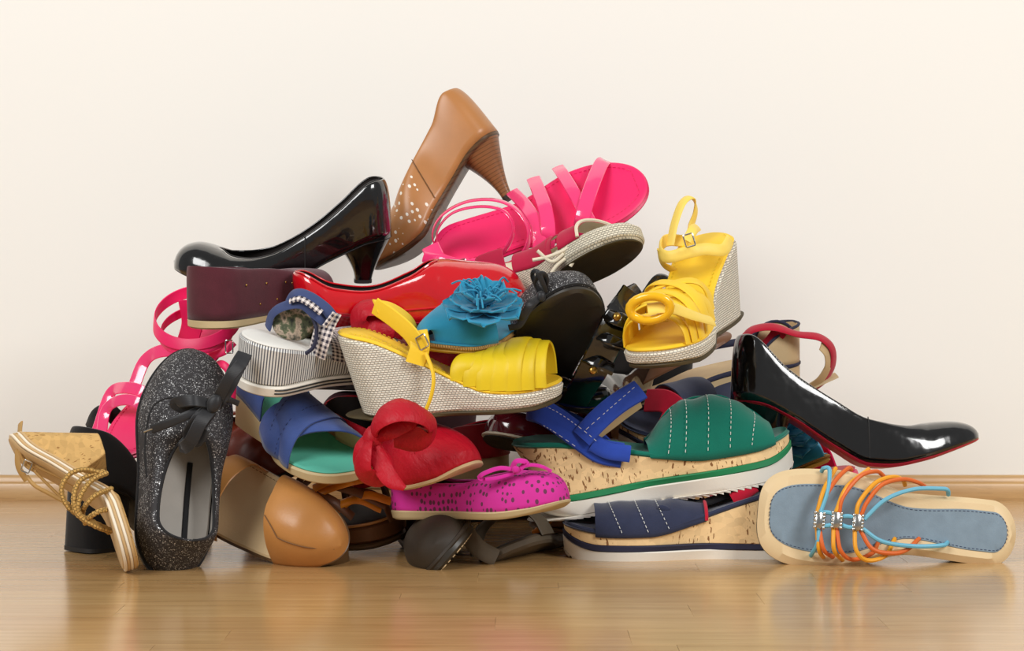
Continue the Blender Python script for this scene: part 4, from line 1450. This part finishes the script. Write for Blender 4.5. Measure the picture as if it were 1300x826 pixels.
for x, y in ((1040, 660), (1062, 660), (1089, 663)):
    c = S.P(x, y, .027)
    jw = S.add('jewel', blob_bm(c, Vector((.005, 0, 0)), Vector((0, .009, 0)), Vector((0, 0, .003)), 10, 6), 'steel')
    for k in range(-2, 3):
        for q in (-1, 1):
            S.add('claw', dome_bm(c + Vector((q * .0045, k * .0035, .001)), Vector((q * .5, 0, 1)), .0019, .0016, 8), 'steel', parent=jw)

# --- grey striped wedge with gingham upper
S = Shoe('striped_wedge_sandal', 'grey pinstriped wedge sandal with white insole and gingham upper under the burgundy suede flat', 'sandal',
         (.0, 0, 0), (308, 491, .150), (.225, 0, 0), (498, 456, .29), (.03, -.38, .92))
la = Last(.225, .037, .033, .045, .042, p=2.2, tH=.15, bend=.004)
zf = crv([(0, .064), (.12, .060), (.3, .050), (.5, .036), (.7, .026), (1, .028)])
S.add('outsole', slab(la, lambda t: .013, lambda t: 0.0, .003, .002, e=.002), 'white_rubber')
for z in (.0055, .0095):
    S.add('sole_line', tube_bm([Vector((t * la.L, la.cy(t) - la.hw(t, .003) - .0004, z)) for t in ts(30, .08, .96)], .0010, 5, 1), 'black_rubber')
S.add('wedge', slab(la, lambda t: zf(t) - .002, lambda t: .0125, .002, .0005, e=.003, n=60), 'stripes')
S.add('insole', slab(la, zf, lambda t: zf(t) - .003, -.001, e=.002), 'white_insole')
hh = toe_round(crv([(.3, .026), (.5, .028), (.7, .028), (.9, .024), (1, .022)]))
S.add('vamp', shell(la, lambda t: zf(t) - .006, hh, lambda t: .012 if t < .55 else 0.0, t0=.44, t1=1.0, grow=.003), 'gingham', solid=.002, lining='print_lining')
S.strap('side_panel', [S.W(x, y, Y) for x, y, Y in ((402, 447, .163), (408, 425, .156), (415, 405, .160), (422, 392, .165))], .025, 'gingham', .003, nw=(-.3, -.9, .3))
S.strap('panel_edging', [S.W(x, y, Y) for x, y, Y in ((386, 446, .152), (398, 436, .150), (402, 415, .150), (396, 396, .155))], .005, 'navy_trim', .003, nw=(-.3, -.9, .3))
S.strap('ankle_strap', [S.W(x, y, Y) for x, y, Y in ((340, 412, .175), (346, 394, .162), (362, 384, .155), (384, 382, .150), (400, 394, .148), (412, 404, .150))], .013, 'navy_ribbon', .0022, nw=(-.2, -.8, .5))
S.strap('ankle_strap', [S.W(x, y, Y) for x, y, Y in ((364, 384, .168), (374, 368, .160), (392, 372, .152), (412, 386, .148), (422, 398, .15))], .014, 'navy_ribbon', .0022, nw=(-.2, -.7, .7))
S.strap('strap_trim', [S.W(x, y, Y) for x, y, Y in ((368, 378, .150), (380, 375, .145), (394, 382, .142), (408, 393, .142))], .008, 'gingham', .002, nw=(-.2, -.8, .6))
S.add('heel_cup', blob_bm(S.W(372, 406, .172), S.D((1, 0, -.2)) * .024, S.D((0, 1, 0)) * .008, S.D((.2, 0, 1)) * .020), 'print_lining')
S.tube('lace_end', [S.W(x, y, .140) for x, y in ((412, 410), (418, 402), (425, 393))], .003, 'gingham')

# --- blue suede sandal with teal insole
S = Shoe('criss_cross_sandal', 'denim blue suede sandal with teal insole and crossing bands, under the striped wedge', 'sandal',
         (0, 0, 0), (322, 528, .25), (.23, 0, 0), (434, 614, .085), (.16, -.36, .92))
la = Last(.23, .035, .032, .048, .047, p=2.5, tT=.72, bend=.004)
zf = crv([(0, .046), (.15, .043), (.4, .028), (.7, .014), (1, .016)])
S.add('sole', slab(la, lambda t: zf(t) - .003, lambda t: 0.0, .002, .001, e=.002), 'cream_rubber')
S.add('insole', slab(la, zf, lambda t: zf(t) - .004, -.001), 'teal_insole')
sh = crv([(0, .04), (.3, .034), (.5, .046), (.75, .044), (.9, .038)])
S.add('cross_band', shell(la, lambda t: zf(t) - .005, sh, const(0), t0=.50, t1=.82, grow=.004, skew=.10), 'denim_suede', solid=.0022, lining='beige_lining')
S.add('cross_band', shell(la, lambda t: zf(t) - .005, lambda t: sh(t) + .003, const(0), t0=.42, t1=.72, grow=.005, skew=-.09), 'denim_suede', solid=.0022, lining='beige_lining')
S.add('heel_cup', shell(la, lambda t: zf(t) - .004, crv([(0, .048), (.15, .042), (.36, .030)]), lambda t: la.hw(t) * .93, t0=0, t1=.36, grow=.002), 'denim_suede', solid=.002, lining='cream_lining')
bmx = new_bm()
for t in (.47, .60):
    stitch_bm([onshell(la, lambda t: zf(t) - .005, lambda t: sh(t) + .003, t - .09 * s * math.cos(a), a, s, grow=.005, off=.001) for s, r in ((-1, (.1, .5, 1, 1.45)), (1, (1.5, 1, .5, .1))) for a in r], .0025, .002, .0004, bm=bmx)
S.add('stitching', bmx, 'navy_thread')


# --- red satin bow shoes
def bow_pump(S, la):
    zf = pump_zf(.045, .008)
    h = crv([(0, .056), (.12, .05), (.3, .038), (.48, .040), (.58, .054), (.7, .052), (.85, .040), (.94, .026), (1, .012)])
    g = lambda t: .84 * la.hw(t) * max(0, 1 - (t / .58) ** 7) ** .6 if t < .58 else 0.0
    S.add('upper', shell(la, lambda t: zf(t) - .001, h, g, n=56), 'red_satin', solid=.002, lining='dark_lining')
    S.add('sole', slab(la, lambda t: zf(t) + .0005, lambda t: zf(t) - .006, .0015), 'beige_lining')
    S.add('insole', slab(la, lambda t: zf(t) + .003, lambda t: zf(t), -.004), 'beige_lining')
    S.add('heel', heel_bm(la, zf, (.032, .032, .028), (.030, .018, .018), 1.3, 3.0), 'red_satin')
    return zf, h


S = Shoe('bow_pump', 'red satin pump with a big red bow resting on the magenta punched flat', 'shoe',
         (0, 0, .0), (452, 620, .30), (.22, 0, .0), (603, 610, .125), (-.05, -.25, .95))
la = Last(.22, .032, .029, .045, .042, p=2.1, tT=.68, bend=-.004)
zf, h = bow_pump(S, la)
S.add('seam', tube_bm([onshell(la, lambda t: zf(t), h, t, a, -1, off=.0004) for t, a in ((.56, 1.1), (.65, 1.0), (.75, .9), (.82, .7))], .0006, 5), 'red_satin2')
S.add('bow_knot', blob_bm(S.W(474, 560, .068), S.D((1, 0, 0)) * .011, S.D((0, 1, 0)) * .010, S.D((.2, 0, 1)) * .014), 'red_satin')
def satin(pts, ws, nl, name='bow_loop', th=.004):
    wf = crv([(i / (len(ws) - 1), w) for i, w in enumerate(ws)])
    S.add(name, strap_bm([S.W(*p) for p in pts], wf, th, [S.D(v) for v in nl], n=10, crown=.6), 'red_satin')
satin([(474, 558, .070), (482, 536, .050), (508, 524, .045), (536, 532, .055), (548, 546, .070), (530, 560, .075), (500, 562, .075)], (.012, .030, .034, .026, .020, .030, .016), [(-.5, -.8, .4), (-.3, -.6, .7), (0, -.6, .8), (.3, -.6, .7), (.8, -.5, .1), (.2, -.9, -.4), (0, -.9, -.2)])
satin([(474, 556, .066), (488, 530, .056), (510, 520, .065), (528, 522, .080), (520, 534, .070), (498, 548, .060), (478, 560, .062)], (.010, .022, .026, .020, .022, .020, .010), [(-.4, -.8, .5), (-.3, -.3, .9), (0, .0, 1), (.6, .0, .8), (.1, -.9, .3), (0, -.95, .3), (0, -1, .2)])
satin([(470, 562, .070), (462, 580, .055), (462, 602, .055), (480, 612, .060), (488, 596, .058), (478, 572, .062)], (.012, .028, .030, .022, .024, .012), [(-.6, -.8, 0), (-.8, -.6, 0), (-.7, -.6, -.3), (.1, -.8, -.6), (.6, -.8, .1), (.4, -.9, .1)])
satin([(476, 566, .064), (484, 592, .054), (496, 612, .050), (514, 624, .048)], (.010, .020, .018, .006), [(.2, -1, .1), (.3, -.9, .2), (.3, -.9, .3), (.3, -.9, .4)], 'bow_tail', .002)
satin([(470, 556, .070), (458, 572, .065), (456, 592, .065), (466, 608, .070)], (.010, .020, .020, .012), [(-.7, -.7, .2), (-.8, -.6, 0), (-.8, -.6, 0), (-.7, -.6, -.2)])

S = Shoe('bow_pump', 'red satin pump peeking out behind the yellow ankle strap and below the red patent pump', 'shoe',
         (0, 0, .0), (650, 500, .37), (.22, 0, .0), (448, 478, .26), (-.1, -.2, .97))
zf, h = bow_pump(S, la)
satin([(470, 420, .19), (455, 400, .185), (462, 384, .185), (486, 384, .19), (506, 398, .20), (500, 420, .20)], (.015, .026, .030, .034, .030, .02), [(-.4, -.9, .1), (-.6, -.7, .3), (-.3, -.6, .7), (.1, -.6, .8), (.5, -.7, .4), (.4, -.9, 0)])
satin([(452, 414, .195), (474, 408, .185), (500, 412, .19)], (.022, .03, .022), [(-.3, -.9, .2), (0, -1, .2), (.3, -.9, .2)], 'bow_tail')

S = Shoe('low_wedge', 'dark red low wedge shoe with beige wedge heel, between the red bow and burgundy toe', 'shoe',
         (0, 0, .0), (643, 622, .29), (.22, 0, .0), (434, 612, .38), (.0, -.05, 1))
la = Last(.22, .034, .031, .043, .040, p=2.0, bend=.004)
zf = crv([(0, .048), (.2, .046), (.45, .034), (.7, .018), (1, .018)])
S.add('wedge', slab(la, lambda t: zf(t) - .001, lambda t: 0.0, .0, e=.003), 'cream_rubber')
S.add('upper', shell(la, lambda t: zf(t) - .006, crv([(0, .042), (.2, .038), (.4, .034), (.6, .04), (.8, .036), (1, .014)]), lambda t: .86 * la.hw(t) * max(0, 1 - (t / .6) ** 7) ** .6 if t < .6 else 0.0, grow=.002), 'red_satin2', solid=.002, lining='dark_lining')
S.add('insole', slab(la, lambda t: zf(t) + .002, lambda t: zf(t) - .002, -.003), 'beige_lining')

# --- magenta punched ballet flat
S = Shoe('ballet_flat', 'magenta suede ballet flat with punched holes and small bow beside the green cork wedge', 'shoe',
         (0, 0, .0), (508, 652, .21), (.225, 0, .0), (716, 650, .085), (.02, -.03, 1))
la = Last(.225, .031, .028, .042, .039, p=2.1, tT=.70, bend=.004)
zf = crv([(0, .012), (.3, .010), (.7, .009), (.88, .012), (1, .018)])
h = toe_round(crv([(0, .040), (.12, .036), (.3, .030), (.48, .030), (.6, .036), (.72, .042), (.85, .038), (.93, .036), (1, .032)]))
g = lambda t: .82 * la.hw(t) * max(0, 1 - (t / .64) ** 6) ** .6 if t < .64 else 0.0
S.add('upper', shell(la, lambda t: zf(t) - .002, h, g, n=60, p=.7), 'magenta_perf', solid=.002, lining='dark_lining')
S.add('sole', slab(la, lambda t: zf(t), lambda t: max(0, (t - .72) / .28) ** 2 * .012, .0025, .0005, e=.002), 'cream_rubber')
S.add('insole', slab(la, lambda t: zf(t) + .003, lambda t: zf(t) - .001, -.003), 'beige_lining')
S.add('piping', tube_bm([Vector((t * la.L, la.cy(t) + s * g(t), zf(t) - .002 + h(t))) for s, r in ((1, ts(34, .004, .638)), (-1, ts(34, .638, .004))) for t in r], .0014, 6, 1), 'magenta')
for pts, w in (([(654, 592), (634, 590), (612, 598), (612, 604), (640, 599), (656, 594)], .006), ([(654, 592), (672, 586), (688, 588), (700, 594)], .005), ([(656, 594), (668, 583), (656, 581), (650, 590)], .007), ([(652, 596), (632, 602), (616, 604)], .005)):
    S.strap('bow_loop', [S.W(x, y, .088 - .004 * math.sin(i)) for i, (x, y) in enumerate(pts)], w, 'magenta', .0016, nw=(0, -.7, .7))
S.add('bow_knot', blob_bm(S.W(655, 592, .084), S.D((1, 0, 0)) * .004, S.D((0, 1, 0)) * .003, S.D((0, 0, 1)) * .004), 'magenta')

# --- burgundy patent loafer
S = Shoe('patent_loafer', 'burgundy patent loafer toe with cream welt beneath the blue ankle strap', 'shoe',
         (0, 0, .0), (790, 598, .40), (.235, 0, .0), (624, 570, .21), (.0, -.04, 1))
la = Last(.235, .033, .030, .044, .041, p=2.2, bend=.004)
zf = crv([(0, .016), (.4, .010), (.75, .008), (1, .016)])
h = crv([(0, .050), (.3, .042), (.5, .050), (.7, .044), (.85, .036), (.94, .028), (1, .014)])
S.add('upper', shell(la, lambda t: zf(t) - .002, h, lambda t: .82 * la.hw(t) * max(0, 1 - (t / .5) ** 6) ** .6 if t < .5 else 0.0), 'burgundy_patent', solid=.002, lining='dark_lining')
S.add('welt', slab(la, lambda t: zf(t), lambda t: zf(t) - .004, .003, e=.0015), 'cream_lining')
S.add('sole', slab(la, lambda t: zf(t) - .003, lambda t: max(0, (t - .75) / .25) ** 2 * .010, .001), 'black_rubber')
S.add('insole', slab(la, lambda t: zf(t) + .003, lambda t: zf(t) - .001, -.003), 'dark_lining')
S.tube('seam', [onshell(la, lambda t: zf(t), h, .70, a, 1) for a in (.05, .5, 1.0, 1.5)], .0008, 'black_rubber', seg=5)
S.add('stud', dome_bm(onshell(la, lambda t: zf(t), h, .64, .35, 1), Vector((0, 1, .3)), .0018), 'brass')

# --- tan leather shoe lying on its side at the front
S = Shoe('slingback_heel', 'caramel leather open shoe lying on its side on the floor with beige insole showing', 'shoe',
         (0, 0, .03), (437, 701, .060), (.235, 0, .012), (242, 606, .18), (-.10, -.80, .55))
la = Last(.235, .044, .045, .047, .045, p=2.4, tH=.36, bend=-.004)
csk = lambda t: -.085 * min(1, t / .38) ** 1.5
zf = crv([(0, .034), (.15, .033), (.4, .022), (.7, .012), (1, .014)])
S.add('sole', slab(la, lambda t: zf(t) - .001, lambda t: zf(t) - .006, .002, e=.002), 'wood_sole')
S.add('insole', slab(la, lambda t: zf(t) + .002, lambda t: zf(t) - .002, .0), 'beige_lining')
S.add('stitching', stitch_bm([Vector((t * la.L, la.cy(t) - la.hw(t, -.006), zf(t) + .0022)) for t in ts(30, .2, .97)], .003, .002, .0004), 'dark_thread')
h = crv([(0, .016), (.03, .028), (.10, .042), (.2, .053), (.36, .060), (.45, .060)])
S.add('heel_cup', shell(la, lambda t: zf(t) - .004, h, const(0), t0=0, t1=.38, n=50, m=16, p=.75, skew=csk), 'caramel', solid=.003, lining='beige_lining')
S.tube('seam', [onshell(la, lambda t: zf(t) - .004, h, t, a, 1, p=.75, off=.001, skew=csk) for t, a in ((.01, .9), (.1, .8), (.2, .8), (.27, .85))], .0007, 'dark_thread', seg=5)
S.tube('seam', [onshell(la, lambda t: zf(t) - .004, h, q, a, 1, p=.75, off=.001, skew=csk) for q, a in ((.27, .85), (.31, 1.05), (.37, 1.25))], .0007, 'dark_thread', seg=5)
S.add('heel', heel_bm(la, zf, (.034, .034, .028), (.026, .012, .012), 1.3, 3.0, zbot=-.03, under=.005), 'wood_sole')
S.strap('toe_strap', [Vector((.72 * la.L, s * .05, zf(.72) + z)) for s, z in ((-1, -.004), (-.7, .035), (0, .05), (.7, .035), (1, -.004))], .03, 'caramel', nl=[Vector((0, s, .5)) for s in (-1, -.5, 0.01, .5, 1)])


# --- woven orange and brown sandals
def woven(S, la, first=0):
    zf = crv([(0, .040), (.25, .036), (.55, .026), (.8, .026), (1, .028)])
    S.add('platform', slab(la, zf, lambda t: .006, .001, -.001, e=.004), 'brown_leather')
    S.add('sole', slab(la, lambda t: .0065, lambda t: 0.0, -.002, e=.002), 'wood_sole')
    S.add('insole', slab(la, lambda t: zf(t) + .002, lambda t: zf(t) - .001, -.004), 'dark_brown')
    for k, (tl, tr, hh, m) in enumerate(((.52, .76, .046, 'orange_leather'), (.60, .84, .044, 'orange_leather'), (.68, .92, .038, 'orange_leather'), (.76, .52, .047, 'brown_leather'), (.84, .60, .045, 'brown_leather'), (.92, .68, .040, 'orange_leather'), (.50, .50, .046, 'brown_leather'))):
        if first and k in (1, 2, 4, 5):
            continue
        o = S.arch('woven_strap', la, zf, tl, tr, hh, .012, m, th=.0025, grow=.003)
    return zf


S = Shoe('woven_sandal', 'brown platform sandal with woven orange straps beside the caramel leather shoe', 'sandal',
         (0, 0, .0), (330, 662, .27), (.225, 0, .0), (508, 688, .115), (.06, -.30, .95))
la = Last(.225, .034, .032, .046, .045, p=2.6, tT=.74, bend=-.004)
zf = woven(S, la, 1)
S.add('toe_rim', tube_bm([Vector((t * la.L, la.cy(t) + s * la.hw(t, .001), zf(t) + .001)) for s, r in ((1, ts(24, .7, .995)), (-1, ts(24, .995, .7))) for t in r], .0016, 6, 1), 'caramel')
for m, pts in (('orange_leather', [(372, 620), (400, 612), (440, 598), (464, 592)]), ('orange_leather', [(413, 650), (438, 626), (468, 612), (500, 620)]), ('orange_leather', [(384, 618), (416, 630), (456, 618), (488, 630)]),
               ('orange_leather', [(402, 604), (430, 591), (458, 590)]), ('brown_leather', [(395, 608), (424, 618), (452, 640)]), ('brown_leather', [(428, 600), (460, 610), (494, 626)]), ('brown_leather', [(380, 630), (412, 642)])):
    S.strap('woven_strap', [S.W(x, y + 16, .075 + .006 * ((i + len(pts)) % 2)) for i, (x, y) in enumerate(pts)], .0105, m, .0025, nw=(0, -.75, .65))
S.strap('binding', [S.W(x, y, Y) for x, y, Y in ((440, 622, .12), (470, 624, .105), (490, 636, .10), (502, 660, .105))], .010, 'brown_leather', .002, nw=(.2, -.6, .8))

S = Shoe('woven_sandal', 'brown platform sandal with an orange strap in the shadow behind the magenta toe', 'sandal',
         (0, 0, .0), (850, 660, .43), (.225, 0, .0), (684, 674, .30), (.05, -.05, 1))
zf = woven(S, la)
S.strap('side_strap', [S.W(x, y, Y) for x, y, Y in ((678, 678, .255), (692, 666, .245), (702, 648, .248), (706, 632, .255))], .010, 'orange_leather', .002)

# --- mahogany shoe behind the glitter flat
S = Shoe('leather_shoe', 'mahogany leather shoe lying between the glitter lace-up and the blue suede sandal', 'shoe',
         (0, 0, .0), (208, 590, .30), (.235, 0, .0), (372, 606, .155), (.1, -.45, .88))
la = Last(.235, .034, .031, .044, .041, p=2.1, bend=.004)
zf = crv([(0, .022), (.4, .012), (.75, .008), (1, .012)])
h = crv([(0, .060), (.3, .052), (.5, .060), (.7, .056), (.85, .044), (.94, .030), (1, .014)])
S.add('upper', shell(la, lambda t: zf(t) - .002, h, lambda t: .8 * la.hw(t) * max(0, 1 - (t / .5) ** 6) ** .6 if t < .5 else 0.0, wob=.002), 'mahogany', solid=.002, lining='dark_lining')
S.add('sole', slab(la, lambda t: zf(t), lambda t: 0.0, .003, e=.003), 'black_rubber')
S.strap('strap', [Vector((x, y, z)) for x, y, z in ((.13, -.045, .02), (.135, -.036, .055), (.14, 0, .074), (.145, .04, .055), (.15, .047, .02))], .022, 'mahogany', .003, nl=[Vector((0, a, b)) for a, b in ((-1, .1), (-.8, .6), (0, 1), (.8, .6), (1, .1))])

# --- dark shoes in the shadow under the magenta flat
S = Shoe('dark_moccasin', 'dark brown moccasin with stitched rim on its side under the magenta flat', 'shoe',
         (0, 0, .0), (560, 697, .34), (.225, 0, .0), (562, 712, .13), (-.72, -.15, .66))
la = Last(.225, .033, .031, .040, .038, p=2.2, bend=.004)
zf = crv([(0, .016), (.4, .012), (1, .012)])
h = crv([(0, .05), (.4, .04), (.6, .045), (.8, .038), (.93, .028), (1, .014)])
S.add('upper', shell(la, lambda t: zf(t) - .002, h, lambda t: .8 * la.hw(t) * max(0, 1 - (t / .5) ** 6) ** .6 if t < .5 else 0.0), 'dark_brown', solid=.002, lining='dark_lining')
S.add('sole', slab(la, lambda t: zf(t), lambda t: 0.0, .002, e=.003), 'worn_sole')
S.add('stitching', stitch_bm([Vector((t * la.L, la.cy(t) + s * la.hw(t, -.004), -.0004)) for s, r in ((1, ts(30, .3, .99)), (-1, ts(30, .99, .3))) for t in r], .003, .002, .0006), 'beige_lining')
S.add('rim', tube_bm([Vector((t * la.L, la.cy(t) + s * la.hw(t, .002), .010)) for s, r in ((1, ts(30, .3, .995)), (-1, ts(30, .995, .3))) for t in r], .003, 6, 1), 'dark_brown')

S = Shoe('band_sandal', 'taupe leather sandal with one wide band standing on its side under the magenta flat', 'sandal',
         (0, 0, .0), (722, 698, .32), (.225, 0, .0), (628, 712, .125), (-.55, -.30, .78))
la = Last(.225, .033, .031, .042, .040, p=2.3, bend=.004)
zf = const(.012)
S.add('sole', slab(la, zf, const(0.0), .0, e=.003), 'taupe')
S.add('insole', slab(la, const(.0135), const(.011), -.003), 'dark_brown')
S.arch('band', la, zf, .72, .76, .040, .036, 'taupe', th=.003)
S.strap('heel_strap', [S.W(x, y, Y) for x, y, Y in ((580, 656, .125), (592, 676, .115), (608, 696, .112), (630, 708, .118))], .020, 'taupe', .003, nw=(-.4, -.8, .4))


def suede_heel(S, la):
    return pump(S, la, pump_zf(.080, .008), crv([(0, .070), (.1, .066), (.3, .052), (.5, .044), (.62, .044), (.7, .044), (.85, .040), (.94, .036), (1, .03)]),
                'black_suede', heel='black_suede', throat=.62, hb=(.034, .032, .030), hk=1.0, hn=4.0, ht=(.034, .033, .030), tip_h=.005, absolute=False, lean=.05)


S = Shoe('block_heel_shoe', 'black suede shoe with tall block heel standing on the floor behind the rope wedge sandal', 'shoe',
         (0, 0, .0), (93, 700, .18), (.21, 0, .0), (262, 684, .33), (0, -.02, 1))
la = Last(.21, .034, .030, .042, .038, p=2.1, bend=.004)
suede_heel(S, la)
S.strap('ankle_strap', [S.W(x, y, Y) for x, y, Y in ((114, 545, .31), (122, 528, .30), (136, 522, .30), (148, 530, .305))], .022, 'black_suede', .003, nw=(-.4, -.8, .3))

# --- cork wedge with braided rope straps, toe down at the far left
S = Shoe('rope_wedge_sandal', 'cork wedge sandal with layered sole edge and braided rope straps leaning on the glitter flat', 'sandal',
         (.0, 0, .0), (120, 526, .155), (.205, 0, .004), (176, 718, .085), (-.93, -.28, -.24))
la = Last(.205, .031, .030, .042, .041, p=2.6, tT=.76, bend=.004)
zr = crv([(0, .102), (.12, .094), (.3, .064), (.46, .038), (.58, .021), (.68, .0175), (1, .017)])
zb = crv([(0, 0), (.2, .0), (.28, .03), (.36, .042), (.44, .028), (.5, .006), (.56, .0), (1, 0)])
S.add('cork_wedge', slab(la, lambda t: max(zr(t) - .014, .001), lambda t: min(zb(t), max(zr(t) - .0145, 0.0)), .0, -.002, xb=(.030, la.L), e=.001, n=70), 'cork2')
for k in range(4):
    S.add('sole_layer', slab(la, lambda t, k=k: zr(t) - .0038 * k, lambda t, k=k: zr(t) - .0038 * (k + 1) + .0003, .001, e=.0008, n=60), 'layer_a' if k % 2 else 'layer_b')
S.add('insole', slab(la, lambda t: zr(t) + .0015, lambda t: zr(t) - .001, -.003), 'beige_lining')
for pts in ([(138, 602), (112, 596), (92, 602), (82, 622), (92, 645), (118, 660), (143, 672)],
            [(140, 600), (120, 610), (106, 630), (104, 650), (122, 664), (144, 676)],
            [(146, 620), (126, 628), (112, 642), (108, 655)],
            [(150, 646), (132, 648), (118, 656), (112, 664)],
            [(136, 598), (108, 608), (98, 628), (102, 652), (126, 668), (146, 674)]):
    S.tube('rope_strap', [S.W(x, y, .088 - .025 * math.sin(math.pi * i / (len(pts) - 1))) for i, (x, y) in enumerate(pts)], .0031, 'braid', braid=.16, n=10)
S.strap('ankle_strap', [S.W(x, y, Y) for x, y, Y in ((30, 537, .14), (28, 560, .12), (27, 590, .115), (38, 610, .115))], .010, 'cord_tan', nw=(-.5, -.8, 0))
S.strap('ankle_strap', [S.W(x, y, Y) for x, y, Y in ((38, 604, .115), (48, 616, .11), (66, 626, .11), (92, 640, .11))], .005, 'cord_tan', nw=(-.3, -.8, .3))
for pts in ([(30, 580), (50, 600), (72, 622), (96, 645)], [(28, 560), (46, 556), (62, 560), (60, 576)], [(34, 575), (48, 590), (78, 605), (102, 618)], [(24, 550), (40, 562), (58, 552), (64, 566), (46, 575), (30, 570)], [(26, 565), (36, 590), (50, 598)]):
    S.tube('cord', [S.W(x, y, .112) for x, y in pts], .0018, 'cord_tan')
S.buckle(S.W(38, 592, .108), S.D((1, 0, -.4)), S.D((.4, 0, 1)), .010, .014)

# --- pink sandal edge behind the flat cord sandal
S = Shoe('slide_sandal', 'fuchsia slide sandal peeking out between the black pump and the cream cord sandal', 'sandal',
         (0, 0, .0), (905, 640, .36), (.235, 0, .0), (1082, 612, .20), (-.1, -.25, .96))
la = Last(.235, .033, .031, .044, .043, p=2.3, bend=.004)
S.add('sole', slab(la, const(.012), const(.0), .0, e=.004), 'pink_sole')
S.add('insole', slab(la, const(.014), const(.011), -.002), 'red_suede')
S.arch('band', la, const(.012), .68, .72, .046, .045, 'pink_sole', th=.003)


# --- dark shoes showing in the gaps of the pile
def loafer(S, la, up, sole='black_rubber'):
    zf = crv([(0, .016), (.4, .010), (.75, .008), (1, .016)])
    h = toe_round(crv([(0, .054), (.3, .046), (.5, .054), (.7, .048), (.85, .042), (.94, .038), (1, .034)]))
    S.add('upper', shell(la, lambda t: zf(t) - .002, h, lambda t: .82 * la.hw(t) * max(0, 1 - (t / .52) ** 6) ** .6 if t < .52 else 0.0), up, solid=.002, lining='dark_lining')
    S.add('sole', slab(la, lambda t: zf(t), lambda t: max(0, (t - .75) / .25) ** 2 * .010, .002, e=.002), sole)
    S.add('insole', slab(la, lambda t: zf(t) + .003, lambda t: zf(t) - .001, -.003), 'dark_lining')
    S.arch('vamp_strap', la, zf, .56, .56, .052, .014, up, grow=.003)


la = Last(.235, .033, .030, .043, .040, p=2.1, bend=.004)
S = Shoe('leather_loafer', 'aubergine leather loafer in the gap between the blue suede sandal and jute wedge', 'shoe',
         (0, 0, .0), (590, 560, .47), (.235, 0, .0), (408, 545, .31), (0, -.1, 1))
loafer(S, la, 'aubergine')
S = Shoe('leather_loafer', 'black leather loafer in the gap left of the turquoise toe', 'shoe',
         (0, 0, .0), (700, 450, .50), (.235, 0, .0), (492, 440, .36), (0, -.1, 1))
loafer(S, la, 'black_fabric')
S = Shoe('leather_loafer', 'black leather loafer in the dark gap under the magenta flat, behind the taupe band', 'shoe',
         (0, 0, .0), (745, 650, .52), (.235, 0, .0), (520, 658, .46), (0, -.1, 1))
loafer(S, la, 'black_suede')
S = Shoe('leather_loafer', 'black leather loafer deep in the pile behind the studded patent strap', 'shoe',
         (0, 0, .0), (870, 515, .46), (.235, 0, .0), (672, 505, .38), (0, -.1, 1))
loafer(S, la, 'black_suede')
S = Shoe('leather_loafer', 'black leather loafer between the pinstriped wedge and the lying yellow wedge', 'shoe',
         (0, 0, .0), (330, 490, .46), (.235, 0, .0), (540, 490, .40), (0, -.1, 1))
loafer(S, la, 'black_suede')

for l in LOG:
    if not .88 < l[1] < 1.14:
        print('SCALE', l)
